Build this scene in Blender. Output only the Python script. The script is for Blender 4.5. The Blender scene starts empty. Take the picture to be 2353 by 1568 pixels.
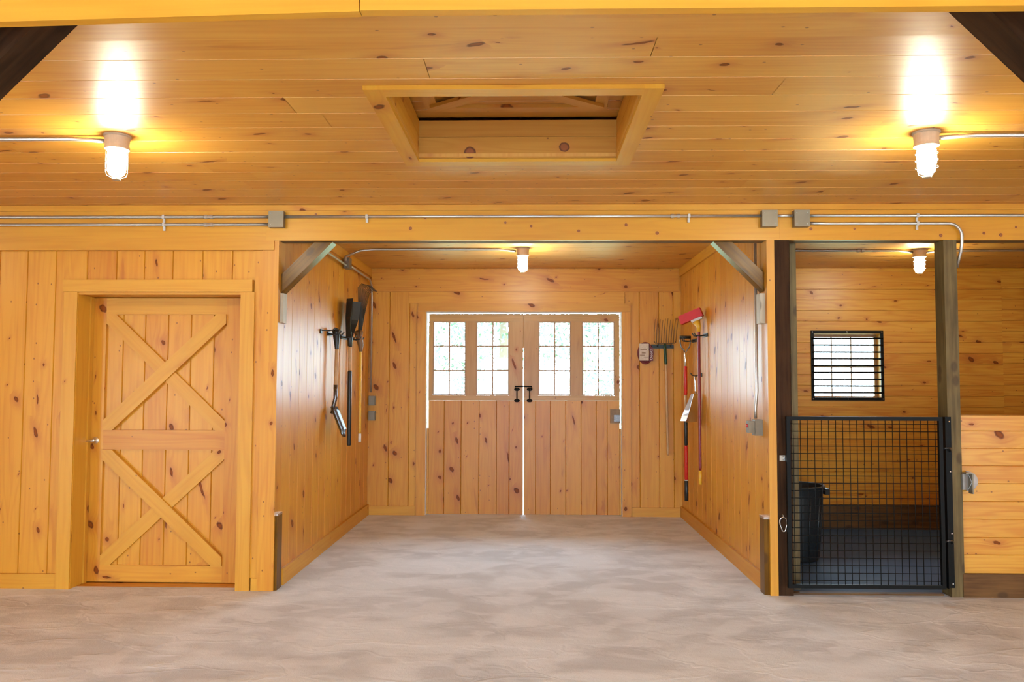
import bpy, math, random
from mathutils import Vector, Matrix
C = bpy.context.scene.collection
PI = math.pi
random.seed(11)

# ------------------------------------------------------------------ camera
FPX, PITCH, YAW, ROLL, EYE = 1860.0, 0.0504, 0.0232, 0.003, 1.55
CAM = Vector((0, 0, EYE))
_F0 = Vector((-math.sin(YAW), math.cos(YAW), 0))
_R0 = Vector((math.cos(YAW), math.sin(YAW), 0))
CF = _F0 * math.cos(PITCH) + Vector((0, 0, 1)) * math.sin(PITCH)
_U0 = Vector((0, 0, 1)) * math.cos(PITCH) - _F0 * math.sin(PITCH)
CR = _R0 * math.cos(ROLL) + _U0 * math.sin(ROLL)
CU = _U0 * math.cos(ROLL) - _R0 * math.sin(ROLL)
cd = bpy.data.cameras.new('camera'); cam = bpy.data.objects.new('camera', cd); C.objects.link(cam)
cam.matrix_world = Matrix(((CR.x, CU.x, -CF.x, 0), (CR.y, CU.y, -CF.y, 0), (CR.z, CU.z, -CF.z, EYE), (0, 0, 0, 1)))
cd.sensor_width = 36; cd.lens = FPX / 2353 * 36; cd.clip_start = 0.05; cd.clip_end = 200
bpy.context.scene.camera = cam

def P(px, py, X=None, Y=None, Z=None):
    """the point of a real plane that is seen at a pixel of the 2353x1568 photograph"""
    d = CF * FPX + CR * (px - 1176.5) - CU * (py - 784)
    if X is not None: t = X / d.x
    elif Y is not None: t = Y / d.y
    else: t = (Z - EYE) / d.z
    return CAM + d * t
def XA(px, Y, py=880): return P(px, py, Y=Y).x
def ZA(py, Y, px=1176): return P(px, py, Y=Y).z

# planes of the barn
YF, YW, YB = 6.02, 6.05, 9.46          # header face, front wall boards, far wall
ZC, ZB = 2.88, 2.61                    # ceiling, underside of header
XL, XR = -1.90, 1.75                   # side walls of the bay
YP = 6.17                              # back of the posts
ZS = -0.12                             # stall floor

# ------------------------------------------------------------------ mesh builder
class MB:
    def __init__(s): s.v = []; s.f = []; s.uv = []; s.col = []; s.mi = []
    def face(s, pts, uvs=None, tint=None, mi=0):
        n = len(s.v); s.v += [tuple(p) for p in pts]; s.f.append(tuple(range(n, n + len(pts))))
        s.uv += uvs if uvs else [(0, 0)] * len(pts)
        s.col.append(tint or (0.5, 0.5, 0, 1)); s.mi.append(mi)
    def box(s, x0, x1, y0, y1, z0, z1, M=None, axis=None, tint=None, mi=0):
        lo = (min(x0, x1), min(y0, y1), min(z0, z1)); hi = (max(x0, x1), max(y0, y1), max(z0, z1))
        dims = [hi[i] - lo[i] for i in range(3)]
        ax = axis if axis is not None else dims.index(max(dims))
        ou, ov = random.uniform(0, 60), random.uniform(0, 60)
        tint = tint or (random.random(), random.random(), 0, 1)
        for a in range(3):
            b, c = (a + 1) % 3, (a + 2) % 3
            for side in (0, 1):
                q = []
                for (i, j) in ((0, 0), (1, 0), (1, 1), (0, 1)):
                    p = [0, 0, 0]; p[a] = (lo, hi)[side][a]; p[b] = (lo, hi)[i][b]; p[c] = (lo, hi)[j][c]; q.append(p)
                if not side: q.reverse()
                if a == ax: uv = [((p[b] - lo[b]) * .3 + ou, p[c] - lo[c] + ov) for p in q]
                else:
                    o = [k for k in range(3) if k != a and k != ax][0]
                    sh = 0 if o > a else 0.37
                    uv = [(p[ax] + ou, p[o] - lo[o] + ov + sh) for p in q]
                if M is not None: q = [M @ Vector(p) for p in q]
                s.face(q, uv, tint, mi)
        return s
    def tube(s, pts, r, n=10, mi=0, cap=True, closed=False):
        pts = [Vector(p) for p in pts]; m = len(pts); rs = r if isinstance(r, (list, tuple)) else [r] * m
        base = len(s.v); N = None
        for i, p in enumerate(pts):
            if closed: t = (pts[(i + 1) % m] - pts[i - 1])
            else: t = (pts[min(i + 1, m - 1)] - pts[max(i - 1, 0)])
            t.normalize()
            if N is None: N = t.orthogonal().normalized()
            else: N = (N - t * N.dot(t)).normalized()
            Bn = t.cross(N)
            for k in range(n):
                a = 2 * PI * k / n
                s.v.append(tuple(p + (N * math.cos(a) + Bn * math.sin(a)) * rs[i]))
        for i in range(m if closed else m - 1):
            j = (i + 1) % m
            for k in range(n):
                k2 = (k + 1) % n
                s.f.append((base + i * n + k, base + i * n + k2, base + j * n + k2, base + j * n + k))
                s.uv += [(i * .1, k * .02), (i * .1, k * .02 + .02), (i * .1 + .1, k * .02 + .02), (i * .1 + .1, k * .02)]
                s.col.append((.5, .5, 0, 1)); s.mi.append(mi)
        if cap and not closed:
            for off, rev in ((0, True), ((m - 1) * n, False)):
                idx = [base + off + k for k in range(n)]
                if rev: idx.reverse()
                s.f.append(tuple(idx)); s.uv += [(0, 0)] * n; s.col.append((.5, .5, 0, 1)); s.mi.append(mi)
        return s
    def lathe(s, prof, M=None, n=28, mi=0):
        """profile of (radius, height) turned about the local z axis"""
        base = len(s.v); M = M or Matrix()
        for r, z in prof:
            for k in range(n):
                a = 2 * PI * k / n; s.v.append(tuple(M @ Vector((r * math.cos(a), r * math.sin(a), z))))
        for i in range(len(prof) - 1):
            for k in range(n):
                k2 = (k + 1) % n
                s.f.append((base + i * n + k, base + i * n + k2, base + (i + 1) * n + k2, base + (i + 1) * n + k))
                s.uv += [(0, 0)] * 4; s.col.append((.5, .5, 0, 1)); s.mi.append(mi)
        return s
    def grid(s, rows, mi=0):
        """rows of points joined into a sheet"""
        base = len(s.v); n = len(rows[0])
        for r in rows: s.v += [tuple(p) for p in r]
        for i in range(len(rows) - 1):
            for k in range(n - 1):
                s.f.append((base + i * n + k, base + i * n + k + 1, base + (i + 1) * n + k + 1, base + (i + 1) * n + k))
                s.uv += [(i * .1, k * .1)] * 4; s.col.append((.5, .5, 0, 1)); s.mi.append(mi)
        return s
    def build(s, name, mats, parent=None, bevel=0, smooth=False, solid=0):
        xs = [p[0] for p in s.v]; ys = [p[1] for p in s.v]; zs = [p[2] for p in s.v]
        o = Vector(((min(xs) + max(xs)) / 2, (min(ys) + max(ys)) / 2, min(zs)))
        me = bpy.data.meshes.new(name)
        me.from_pydata([(p[0] - o.x, p[1] - o.y, p[2] - o.z) for p in s.v], [], s.f)
        uvl = me.uv_layers.new(name='UVMap')
        uvl.data.foreach_set('uv', [c for u in s.uv for c in u])
        ca = me.attributes.new('board', 'FLOAT_COLOR', 'FACE')
        ca.data.foreach_set('color', [c for t in s.col for c in t])
        for m in (mats if isinstance(mats, (list, tuple)) else [mats]): me.materials.append(m)
        me.polygons.foreach_set('material_index', s.mi)
        if smooth: me.polygons.foreach_set('use_smooth', [True] * len(me.polygons))
        me.update()
        ob = bpy.data.objects.new(name, me); C.objects.link(ob); ob.location = o
        if parent:
            ob.parent = parent
            ob.matrix_parent_inverse = abs_matrix(parent).inverted()
        if solid:
            md = ob.modifiers.new('thickness', 'SOLIDIFY'); md.thickness = solid; md.offset = 0
        if bevel:
            md = ob.modifiers.new('bevel', 'BEVEL'); md.width = bevel; md.segments = 2; md.limit_method = 'ANGLE'
        return ob
def abs_matrix(o):
    m = Matrix.Translation(o.location) @ o.rotation_euler.to_matrix().to_4x4()
    return (abs_matrix(o.parent) @ o.matrix_parent_inverse @ m) if o.parent else m

def tag(o, label=None, cat=None, group=None, kind=None):
    if label: o['label'] = label
    if cat: o['category'] = cat
    if group: o['group'] = group
    if kind: o['kind'] = kind
    return o
def thing(name, label, cat, loc, group=None):
    o = bpy.data.objects.new(name, None); C.objects.link(o); o.location = loc; o.empty_display_size = .1
    return tag(o, label, cat, group)
def struct(o, label=None, cat=None): return tag(o, label, cat, kind='structure')
def group_root(name, loc, label, cat):
    return struct(thing(name, label, cat, loc), label, cat)

# ------------------------------------------------------------------ materials
def new_mat(name):
    m = bpy.data.materials.new(name); m.use_nodes = True
    nt = m.node_tree; b = nt.nodes['Principled BSDF']
    return m, nt, b
class NB:
    """small helper for writing node maths"""
    def __init__(s, nt): s.nt = nt
    def n(s, t, **kw):
        x = s.nt.nodes.new(t)
        for k, v in kw.items(): setattr(x, k, v)
        return x
    def L(s, a, b): s.nt.links.new(a, b)
    def set(s, sock, v):
        if hasattr(v, 'is_linked') or isinstance(v, bpy.types.NodeSocket): s.L(v, sock)
        else: sock.default_value = v
    def m(s, op, a, b=0.0, c=0.0):
        x = s.n('ShaderNodeMath', operation=op); s.set(x.inputs[0], a); s.set(x.inputs[1], b); s.set(x.inputs[2], c)
        return x.outputs[0]
    def mix(s, f, a, b, mode='MIX'):
        x = s.n('ShaderNodeMix', data_type='RGBA', blend_type=mode)
        s.set(x.inputs['Factor'], f); s.set(x.inputs[6], a); s.set(x.inputs[7], b); return x.outputs[2]
    def ss(s, v, a, b, lo=0.0, hi=1.0):
        x = s.n('ShaderNodeMapRange', interpolation_type='SMOOTHSTEP'); s.set(x.inputs[0], v)
        s.set(x.inputs[1], a); s.set(x.inputs[2], b); s.set(x.inputs[3], lo); s.set(x.inputs[4], hi); return x.outputs[0]
    def xyz(s, x=0.0, y=0.0, z=0.0):
        c = s.n('ShaderNodeCombineXYZ'); s.set(c.inputs[0], x); s.set(c.inputs[1], y); s.set(c.inputs[2], z); return c.outputs[0]
    def noise(s, vec, scale=1.0, detail=3.0, rough=.5, dist=0.0):
        x = s.n('ShaderNodeTexNoise'); s.set(x.inputs['Vector'], vec); x.inputs['Scale'].default_value = scale
        x.inputs['Detail'].default_value = detail; x.inputs['Roughness'].default_value = rough
        x.inputs['Distortion'].default_value = dist; return x.outputs['Fac']
def rgb(r, g, b): return (r, g, b, 1)

def pine(name, light=(.62, .29, .022), warm=(.48, .16, .007), dens=.66, rough=.33, spec=.44, grain=1.0, knots=(), knotk=1.0):
    m, nt, b = new_mat(name); N = NB(nt)
    uv = N.n('ShaderNodeUVMap', uv_map='UVMap'); sp = N.n('ShaderNodeSeparateXYZ'); N.L(uv.outputs[0], sp.inputs[0])
    u, v = sp.outputs[0], sp.outputs[1]
    at = N.n('ShaderNodeAttribute', attribute_name='board'); sa = N.n('ShaderNodeSeparateColor'); N.L(at.outputs['Color'], sa.inputs[0])
    r1, r2 = sa.outputs[0], sa.outputs[1]
    # knots
    vo = N.n('ShaderNodeTexVoronoi', voronoi_dimensions='2D', feature='F1')
    wob = N.noise(N.xyz(u, v, 0), 22, 2); wob2 = N.noise(N.xyz(v, u, 5.1), 17, 2)
    U_, V_ = N.m('ADD', N.m('MULTIPLY', u, 3.0), N.m('MULTIPLY', N.m('SUBTRACT', wob, .5), .10)), N.m('ADD', N.m('MULTIPLY', v, 4.4), N.m('MULTIPLY', N.m('SUBTRACT', wob2, .5), .10))
    N.L(N.xyz(U_, V_), vo.inputs['Vector']); vo.inputs['Scale'].default_value = 1
    sc = N.n('ShaderNodeSeparateColor'); N.L(vo.outputs['Color'], sc.inputs[0])
    pp_ = N.n('ShaderNodeSeparateXYZ'); N.L(vo.outputs['Position'], pp_.inputs[0])
    du, dv = N.m('SUBTRACT', U_, pp_.outputs[0]), N.m('SUBTRACT', V_, pp_.outputs[1])
    el = N.m('POWER', sc.outputs[2], 3.0)
    dv = N.m('ADD', dv, N.m('MULTIPLY', du, N.m('MULTIPLY', N.m('SUBTRACT', sc.outputs[0], .5), 1.2)))
    du = N.m('MULTIPLY', du, N.m('SUBTRACT', 1.15, N.m('MULTIPLY', el, .75))); dv = N.m('MULTIPLY', dv, N.m('ADD', .9, N.m('MULTIPLY', el, 1.3)))
    d = N.m('SQRT', N.m('ADD', N.m('MULTIPLY', du, du), N.m('MULTIPLY', dv, dv)))
    act = N.m('LESS_THAN', sc.outputs[1], dens)
    rad = N.m('ADD', .018, N.m('MULTIPLY', N.m('POWER', sc.outputs[0], 1.8), .095))
    q = N.m('DIVIDE', d, rad)
    core = N.m('MULTIPLY', N.ss(q, 1.25, .75), act)
    rim = N.m('MULTIPLY', N.m('MULTIPLY', N.ss(q, .4, .95), N.ss(q, 1.3, .95)), act)
    halo = N.m('MULTIPLY', N.m('EXPONENT', N.m('MULTIPLY', N.m('MULTIPLY', q, q), -.11)), act)
    # pin knots
    vp = N.n('ShaderNodeTexVoronoi', voronoi_dimensions='2D', feature='F1')
    N.L(N.xyz(N.m('MULTIPLY', u, 6.5), N.m('MULTIPLY', v, 9.5)), vp.inputs['Vector']); vp.inputs['Scale'].default_value = 1
    sc2 = N.n('ShaderNodeSeparateColor'); N.L(vp.outputs['Color'], sc2.inputs[0])
    pin = N.m('MULTIPLY', N.ss(vp.outputs['Distance'], .06, .03), N.m('LESS_THAN', sc2.outputs[1], dens * .3))
    # grain
    vv = N.m('ADD', v, N.m('MULTIPLY', halo, .035))
    g1 = N.noise(N.xyz(N.m('MULTIPLY', u, 1.3), N.m('MULTIPLY', vv, 45)), 1, 4, .6)
    g2 = N.noise(N.xyz(N.m('MULTIPLY', u, .55), N.m('MULTIPLY', vv, 6.0)), 1, 2, .5, .3)
    bands = N.m('ADD', .5, N.m('MULTIPLY', N.m('SINE', N.m('MULTIPLY', g2, 55)), .5))
    patch = N.noise(N.xyz(N.m('MULTIPLY', u, .9), N.m('MULTIPLY', v, 4.0)), 1, 2)
    f = N.m('ADD', N.m('ADD', N.m('MULTIPLY', N.m('SUBTRACT', g1, .5), 1.25 * grain), N.m('MULTIPLY', N.m('POWER', bands, 2.0), .30 * grain)),
            N.m('ADD', N.m('MULTIPLY', N.m('SUBTRACT', r1, .1), .55), N.m('MULTIPLY', N.m('SUBTRACT', patch, .45), .9)))
    f.node.use_clamp = True
    col = N.mix(f, rgb(*light), rgb(*warm))
    hue = N.mix(N.m('MULTIPLY', r2, .30), col, rgb(light[0] * .96, light[1] * .84, light[2] * .9), 'MIX')
    streak = N.ss(N.noise(N.xyz(N.m('MULTIPLY', u, 1.6), N.m('MULTIPLY', vv, 11), 3.3), 1, 3, .55, .6), .62, .76)
    hue = N.mix(N.m('MULTIPLY', streak, N.m('MULTIPLY', N.ss(r2, .35, 1.0), .55)), hue, rgb(warm[0] * .72, warm[1] * .55, warm[2] * .5))
    col = N.mix(N.m('MULTIPLY', halo, .62 * knotk), hue, rgb(.38, .095, .010))
    col = N.mix(N.m('MULTIPLY', core, .92 * knotk), col, rgb(.20, .045, .006))
    col = N.mix(N.m('MULTIPLY', rim, N.m('MULTIPLY', wob, 1.1 * knotk)), col, rgb(.055, .014, .003))
    col = N.mix(N.m('MULTIPLY', pin, .8 * knotk), col, rgb(.14, .035, .006))
    if knots:
        geo = N.n('ShaderNodeNewGeometry'); tot = None
        for (kx, ky, kz, kr) in knots:
            dn = N.n('ShaderNodeVectorMath', operation='DISTANCE'); N.L(geo.outputs['Position'], dn.inputs[0]); dn.inputs[1].default_value = (kx, ky, kz)
            dd = N.m('ADD', dn.outputs['Value'], N.m('MULTIPLY', N.m('SUBTRACT', wob, .5), kr * .5))
            qq = N.m('DIVIDE', dd, kr)
            col = N.mix(N.m('MULTIPLY', N.m('EXPONENT', N.m('MULTIPLY', N.m('MULTIPLY', qq, qq), -.4)), .5), col, rgb(.50, .16, .035))
            col = N.mix(N.m('MULTIPLY', N.ss(qq, 1.05, .9), .9), col, rgb(.25, .07, .02))
            col = N.mix(N.m('MULTIPLY', N.m('MULTIPLY', N.ss(qq, .6, .95), N.ss(qq, 1.15, 1.0)), .8), col, rgb(.07, .02, .01))
    N.L(col, b.inputs['Base Color'])
    N.set(b.inputs['Roughness'], N.m('ADD', rough, N.m('MULTIPLY', g1, .10)))
    N.set(b.inputs['Specular IOR Level'], N.m('MULTIPLY', spec, N.m('SUBTRACT', 1.0, N.m('MULTIPLY', core, .75))))
    bu = N.n('ShaderNodeBump'); bu.inputs['Strength'].default_value = .10; bu.inputs['Distance'].default_value = .004
    N.L(N.m('ADD', g1, N.m('MULTIPLY', core, -.4)), bu.inputs['Height']); N.L(bu.outputs[0], b.inputs['Normal'])
    return m

def timber(name, a=(.12, .06, .025), c=(.22, .125, .055), rough=.6, spec=.3):
    m, nt, b = new_mat(name); N = NB(nt)
    uv = N.n('ShaderNodeUVMap', uv_map='UVMap'); sp = N.n('ShaderNodeSeparateXYZ'); N.L(uv.outputs[0], sp.inputs[0])
    u, v = sp.outputs[0], sp.outputs[1]
    g = N.noise(N.xyz(N.m('MULTIPLY', u, 2.0), N.m('MULTIPLY', v, 40)), 1, 4, .6)
    p = N.noise(N.xyz(N.m('MULTIPLY', u, 3), N.m('MULTIPLY', v, 6)), 1, 3)
    f = N.m('ADD', N.m('MULTIPLY', g, .6), N.m('MULTIPLY', p, .5))
    cr = N.ss(f, .35, .75)
    k = N.n('ShaderNodeTexVoronoi', voronoi_dimensions='2D'); N.L(N.xyz(N.m('MULTIPLY', u, 2.4), N.m('MULTIPLY', v, 4)), k.inputs['Vector']); k.inputs['Scale'].default_value = 1
    col = N.mix(cr, rgb(*a), rgb(*c))
    col = N.mix(N.m('MULTIPLY', N.ss(k.outputs['Distance'], .13, .06), .6), col, rgb(.04, .018, .008))
    N.L(col, b.inputs['Base Color']); b.inputs['Roughness'].default_value = rough; b.inputs['Specular IOR Level'].default_value = spec
    bu = N.n('ShaderNodeBump'); bu.inputs['Strength'].default_value = .25; bu.inputs['Distance'].default_value = .004
    N.L(g, bu.inputs['Height']); N.L(bu.outputs[0], b.inputs['Normal'])
    return m

def plain(name, col, rough=.5, metal=0.0, spec=.5, var=.12, scale=30):
    m, nt, b = new_mat(name); N = NB(nt)
    tc = N.n('ShaderNodeTexCoord')
    x = N.noise(tc.outputs['Object'], scale, 3)
    c2 = tuple(c * (1 - var * 2) for c in col)
    N.L(N.mix(x, rgb(*col), rgb(*c2)), b.inputs['Base Color'])
    N.set(b.inputs['Roughness'], N.m('ADD', rough - .04, N.m('MULTIPLY', x, .08)))
    b.inputs['Metallic'].default_value = metal; b.inputs['Specular IOR Level'].default_value = spec
    return m

PINE = pine('pine boards')
PINEC = pine('varnished ceiling pine', light=(.62, .31, .045), warm=(.50, .19, .014), rough=.36, dens=.55, spec=.9)
PINES = pine('stall pine boards', light=(.64, .32, .035), warm=(.50, .175, .010), dens=.55, grain=1.6)
PINET = pine('clear pine trim', light=(.60, .29, .022), warm=(.50, .20, .010), dens=.16, rough=.36)
PINED = pine('orange pine door boards', light=(.56, .25, .017), warm=(.43, .14, .007), dens=.6)
TIMB = timber('treated timber')
TIMBD = timber('dark stained timber', a=(.020, .008, .003), c=(.052, .022, .008), rough=.6, spec=.08)
TIMBG = timber('green brown treated timber', a=(.07, .045, .014), c=(.17, .12, .045))
BRACE = timber('brown brace timber', a=(.085, .034, .002), c=(.175, .075, .005), rough=.28, spec=.22)
PINEG = pine('tan window frame pine', light=(.45, .24, .055), warm=(.35, .16, .028), dens=.4)
KICK = timber('brown kick board', a=(.065, .026, .006), c=(.15, .07, .018), rough=.6)
CLEAT = timber('weathered cleat', a=(.36, .30, .21), c=(.52, .46, .35), rough=.5)
GALV = plain('galvanised steel', (.58, .56, .50), .38, .85, var=.10)
BOXG = plain('galvanised box', (.24, .20, .14), .45, .6, var=.18, scale=14)
BLACK = plain('black painted steel', (.004, .004, .0035), .5, 0, .15)
BLKP = plain('black plastic', (.016, .018, .016), .38)
MUNT = plain('brown muntin wood', (.36, .20, .09), .45)
STEEL = plain('bright steel', (.72, .72, .72), .22, 1.0, var=.05)
DSTEEL = plain('dark tempered steel', (.16, .15, .15), .28, .9)
ASH = plain('turned ash handle', (.62, .36, .15), .42, var=.2, scale=18)
YEL = plain('yellow painted handle', (.80, .45, .03), .35)
RED = plain('red bristle plastic', (.62, .012, .015), .5)
REDP = plain('red painted metal', (.60, .02, .012), .35)
MAR = plain('maroon painted handle', (.25, .018, .02), .35)
GREEN = plain('dark green enamel', (.012, .055, .02), .35)
BROWN = plain('brown ferrule', (.20, .10, .035), .5)
CHROME = plain('satin nickel', (.75, .72, .66), .25, 1.0, var=.05)
WHITEC = plain('cream card', (.72, .58, .42), .5, var=.25, scale=60)
DRED = plain('dark red coil', (.16, .014, .012), .45)
WHT = plain('off white paint and daylit jambs', (.78, .74, .66), .5)
LIDW = plain('light grey plastic', (.62, .64, .66), .65)
BIN = plain('dark grey plastic', (.022, .027, .03), .42, var=.15)
STEM = plain('bark', (.10, .07, .045), .9)

def glass_mat():
    m = bpy.data.materials.new('window glass'); m.use_nodes = True; nt = m.node_tree; nt.nodes.clear(); N = NB(nt)
    o = N.n('ShaderNodeOutputMaterial'); mx = N.n('ShaderNodeMixShader'); fr = N.n('ShaderNodeFresnel'); fr.inputs[0].default_value = 1.35
    t = N.n('ShaderNodeBsdfTransparent'); t.inputs[0].default_value = (.96, .98, .97, 1)
    g = N.n('ShaderNodeBsdfGlossy'); g.inputs['Roughness'].default_value = .03
    N.L(fr.outputs[0], mx.inputs[0]); N.L(t.outputs[0], mx.inputs[1]); N.L(g.outputs[0], mx.inputs[2]); N.L(mx.outputs[0], o.inputs[0])
    return m
GLASS = glass_mat()

def emit(name, col, s):
    m = bpy.data.materials.new(name); m.use_nodes = True; nt = m.node_tree; nt.nodes.clear(); N = NB(nt)
    o = N.n('ShaderNodeOutputMaterial'); e = N.n('ShaderNodeEmission'); e.inputs[0].default_value = rgb(*col); e.inputs[1].default_value = s
    N.L(e.outputs[0], o.inputs[0]); return m
LAMP = emit('lit frosted globe', (1.0, .97, .78), 160)

def floor_mat():
    m, nt, b = new_mat('packed stone dust'); N = NB(nt)
    g = N.n('ShaderNodeNewGeometry'); p = g.outputs['Position']
    sp = N.n('ShaderNodeSeparateXYZ'); N.L(p, sp.inputs[0])
    q = N.xyz(sp.outputs[0], N.m('MULTIPLY', sp.outputs[1], 1.5), 0)
    a = N.noise(q, 1.3, 3, .5, .5); bb = N.noise(q, 3.6, 2, .45, .4); fine = N.noise(p, 160, 2, .6); vf = N.noise(p, 28, 3, .6)
    # scraped crescents left by a rake or trowel
    cr = N.n('ShaderNodeTexVoronoi', feature='DISTANCE_TO_EDGE'); N.L(N.xyz(N.m('ADD', sp.outputs[0], N.m('MULTIPLY', bb, .9)), N.m('ADD', N.m('MULTIPLY', sp.outputs[1], 1.7), N.m('MULTIPLY', a, 1.2)), 0), cr.inputs['Vector']); cr.inputs['Scale'].default_value = 1.5
    edge = N.ss(cr.outputs['Distance'], .07, .0)
    c = N.mix(N.ss(a, .40, .60), rgb(.54, .55, .575), rgb(.67, .695, .73))
    c = N.mix(N.m('MULTIPLY', N.ss(bb, .48, .62), .5), c, rgb(.74, .755, .79))
    c = N.mix(N.m('MULTIPLY', N.m('MULTIPLY', edge, N.ss(a, .5, .62)), .22), c, rgb(.75, .765, .80))
    c = N.mix(N.m('MULTIPLY', N.ss(fine, .56, .70), .35), c, rgb(.38, .32, .27))
    N.L(c, b.inputs['Base Color']); b.inputs['Roughness'].default_value = .92; b.inputs['Specular IOR Level'].default_value = .15
    bu = N.n('ShaderNodeBump'); bu.inputs['Strength'].default_value = .7; bu.inputs['Distance'].default_value = .02
    h = N.m('ADD', N.m('ADD', N.m('MULTIPLY', a, .9), N.m('MULTIPLY', bb, .5)), N.m('ADD', N.m('MULTIPLY', fine, .10), N.m('ADD', N.m('MULTIPLY', vf, .12), N.m('MULTIPLY', edge, .10))))
    N.L(h, bu.inputs['Height']); N.L(bu.outputs[0], b.inputs['Normal'])
    return m
FLOOR = floor_mat()
def mat_floor():
    m, nt, b = new_mat('rubber stall mat'); N = NB(nt)
    g = N.n('ShaderNodeNewGeometry'); a = N.noise(g.outputs['Position'], 3, 4); f = N.noise(g.outputs['Position'], 120, 2)
    N.L(N.mix(a, rgb(.030, .075, .17), rgb(.070, .135, .27)), b.inputs['Base Color'])  # blue cast of the window daylight is put into the mat colour
    N.set(b.inputs['Roughness'], N.m('ADD', .5, N.m('MULTIPLY', a, .2)))
    b.inputs['Specular IOR Level'].default_value = .25
    bu = N.n('ShaderNodeBump'); bu.inputs['Strength'].default_value = .2; bu.inputs['Distance'].default_value = .002
    N.L(f, bu.inputs['Height']); N.L(bu.outputs[0], b.inputs['Normal'])
    return m
MAT = mat_floor()
def leaf_mat():
    m, nt, b = new_mat('foliage'); N = NB(nt)
    g = N.n('ShaderNodeNewGeometry'); a = N.noise(g.outputs['Position'], 1.3, 3)
    N.L(N.mix(a, rgb(.025, .06, .035), rgb(.075, .11, .08)), b.inputs['Base Color']); b.inputs['Roughness'].default_value = .6
    return m
LEAF = leaf_mat()
def grass_mat():
    m, nt, b = new_mat('lawn'); N = NB(nt)
    g = N.n('ShaderNodeNewGeometry'); a = N.noise(g.outputs['Position'], 2.0, 5)
    N.L(N.mix(a, rgb(.25, .32, .14), rgb(.42, .45, .26)), b.inputs['Base Color']); b.inputs['Roughness'].default_value = .9
    return m
GRASS = grass_mat()

# ------------------------------------------------------------------ boarded surfaces
def planks(mb, O, A, Ld, Nn, seams, l0, l1, holes=(), thick=.10, ch=.005, joint=None, mi=0, back=True):
    """tongue and groove boards: O origin, A across the boards, Ld along them, Nn outward normal"""
    O, A, Ld, Nn = Vector(O), Vector(A), Vector(Ld), Vector(Nn)
    def pt(a, l, n): return O + A * a + Ld * l + Nn * n
    flip = A.cross(Ld).dot(Nn) < 0
    def quad(ps, uvs, t):
        if flip: ps = ps[::-1]; uvs = uvs[::-1]
        mb.face(ps, uvs, t, mi)
    for i in range(len(seams) - 1):
        s0, s1 = seams[i], seams[i + 1]
        cuts = [l0, l1]
        if joint:
            x = l0 + random.uniform(.3, 1) * joint
            while x < l1: cuts.append(x); x += random.uniform(.7, 1.2) * joint
        cuts = sorted(cuts)
        for j in range(len(cuts) - 1):
            c0, c1 = cuts[j], cuts[j + 1]
            t = (random.random(), random.random(), 0, 1); ou, ov = random.uniform(0, 80), random.uniform(0, 80)
            asub = sorted({s0, s1} | {h for H in holes for h in H[:2] if s0 < h < s1})
            lsub = sorted({c0, c1} | {h for H in holes for h in H[2:] if c0 < h < c1})
            for ai in range(len(asub) - 1):
                for li in range(len(lsub) - 1):
                    a0, a1, m0, m1 = asub[ai], asub[ai + 1], lsub[li], lsub[li + 1]
                    am, lm = (a0 + a1) / 2, (m0 + m1) / 2
                    if any(H[0] < am < H[1] and H[2] < lm < H[3] for H in holes): continue
                    e0 = ch if a0 == s0 else 0; e1 = ch if a1 == s1 else 0
                    g0 = .0012 if (joint and m0 == c0 and c0 != l0) else 0; g1 = .0012 if (joint and m1 == c1 and c1 != l1) else 0
                    U = lambda a, l: (l + ou, a - s0 + ov)
                    quad([pt(a0 + e0, m0 + g0, 0), pt(a1 - e1, m0 + g0, 0), pt(a1 - e1, m1 - g1, 0), pt(a0 + e0, m1 - g1, 0)],
                         [U(a0 + e0, m0), U(a1 - e1, m0), U(a1 - e1, m1), U(a0 + e0, m1)], t)
                    if e0: quad([pt(a0, m0, -ch * 2.0), pt(a0 + e0, m0, 0), pt(a0 + e0, m1, 0), pt(a0, m1, -ch * 2.0)],
                                [U(a0, m0), U(a0 + e0, m0), U(a0 + e0, m1), U(a0, m1)], t)
                    if e1: quad([pt(a1 - e1, m0, 0), pt(a1, m0, -ch * 2.0), pt(a1, m1, -ch * 2.0), pt(a1 - e1, m1, 0)],
                                [U(a1 - e1, m0), U(a1, m0), U(a1, m1), U(a1 - e1, m1)], t)
    if back:
        av = sorted({seams[0], seams[-1]} | {h for H in holes for h in H[:2]})
        lv = sorted({l0, l1} | {h for H in holes for h in H[2:]})
        for ai in range(len(av) - 1):
            for li in range(len(lv) - 1):
                am, lm = (av[ai] + av[ai + 1]) / 2, (lv[li] + lv[li + 1]) / 2
                if any(H[0] < am < H[1] and H[2] < lm < H[3] for H in holes): continue
                ps = [pt(a, l, n) for a in av[ai:ai + 2] for l in lv[li:li + 2] for n in (-.0105, -thick)]
                mb.box(min(p.x for p in ps), max(p.x for p in ps), min(p.y for p in ps), max(p.y for p in ps), min(p.z for p in ps), max(p.z for p in ps), tint=(.4, .4, 0, 1), mi=mi)
    return mb
def steps(a, b, p):
    n = max(1, round((b - a) / p)); return [a + (b - a) * i / n for i in range(n + 1)]
def board(name, x0, x1, y0, y1, z0, z1, mat=None, parent=None, bevel=.003):
    return MB().box(x0, x1, y0, y1, z0, z1).build(name, mat or PINET, parent, bevel=bevel)
def pinned(root, *obs): return root

# ================================================================== THE ROOM
XE = 6.5                                # half width of the barn aisle
YR = -3.0                               # rear wall behind the camera
# ---- floor
mb = MB()
mb.box(-XE, XE, YR - 6, YP - .06, -.2, 0); mb.box(XL - .05, XR + .05, YP - .06, YB + .3, -.2, 0)
struct(mb.build('floor', FLOOR))
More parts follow.
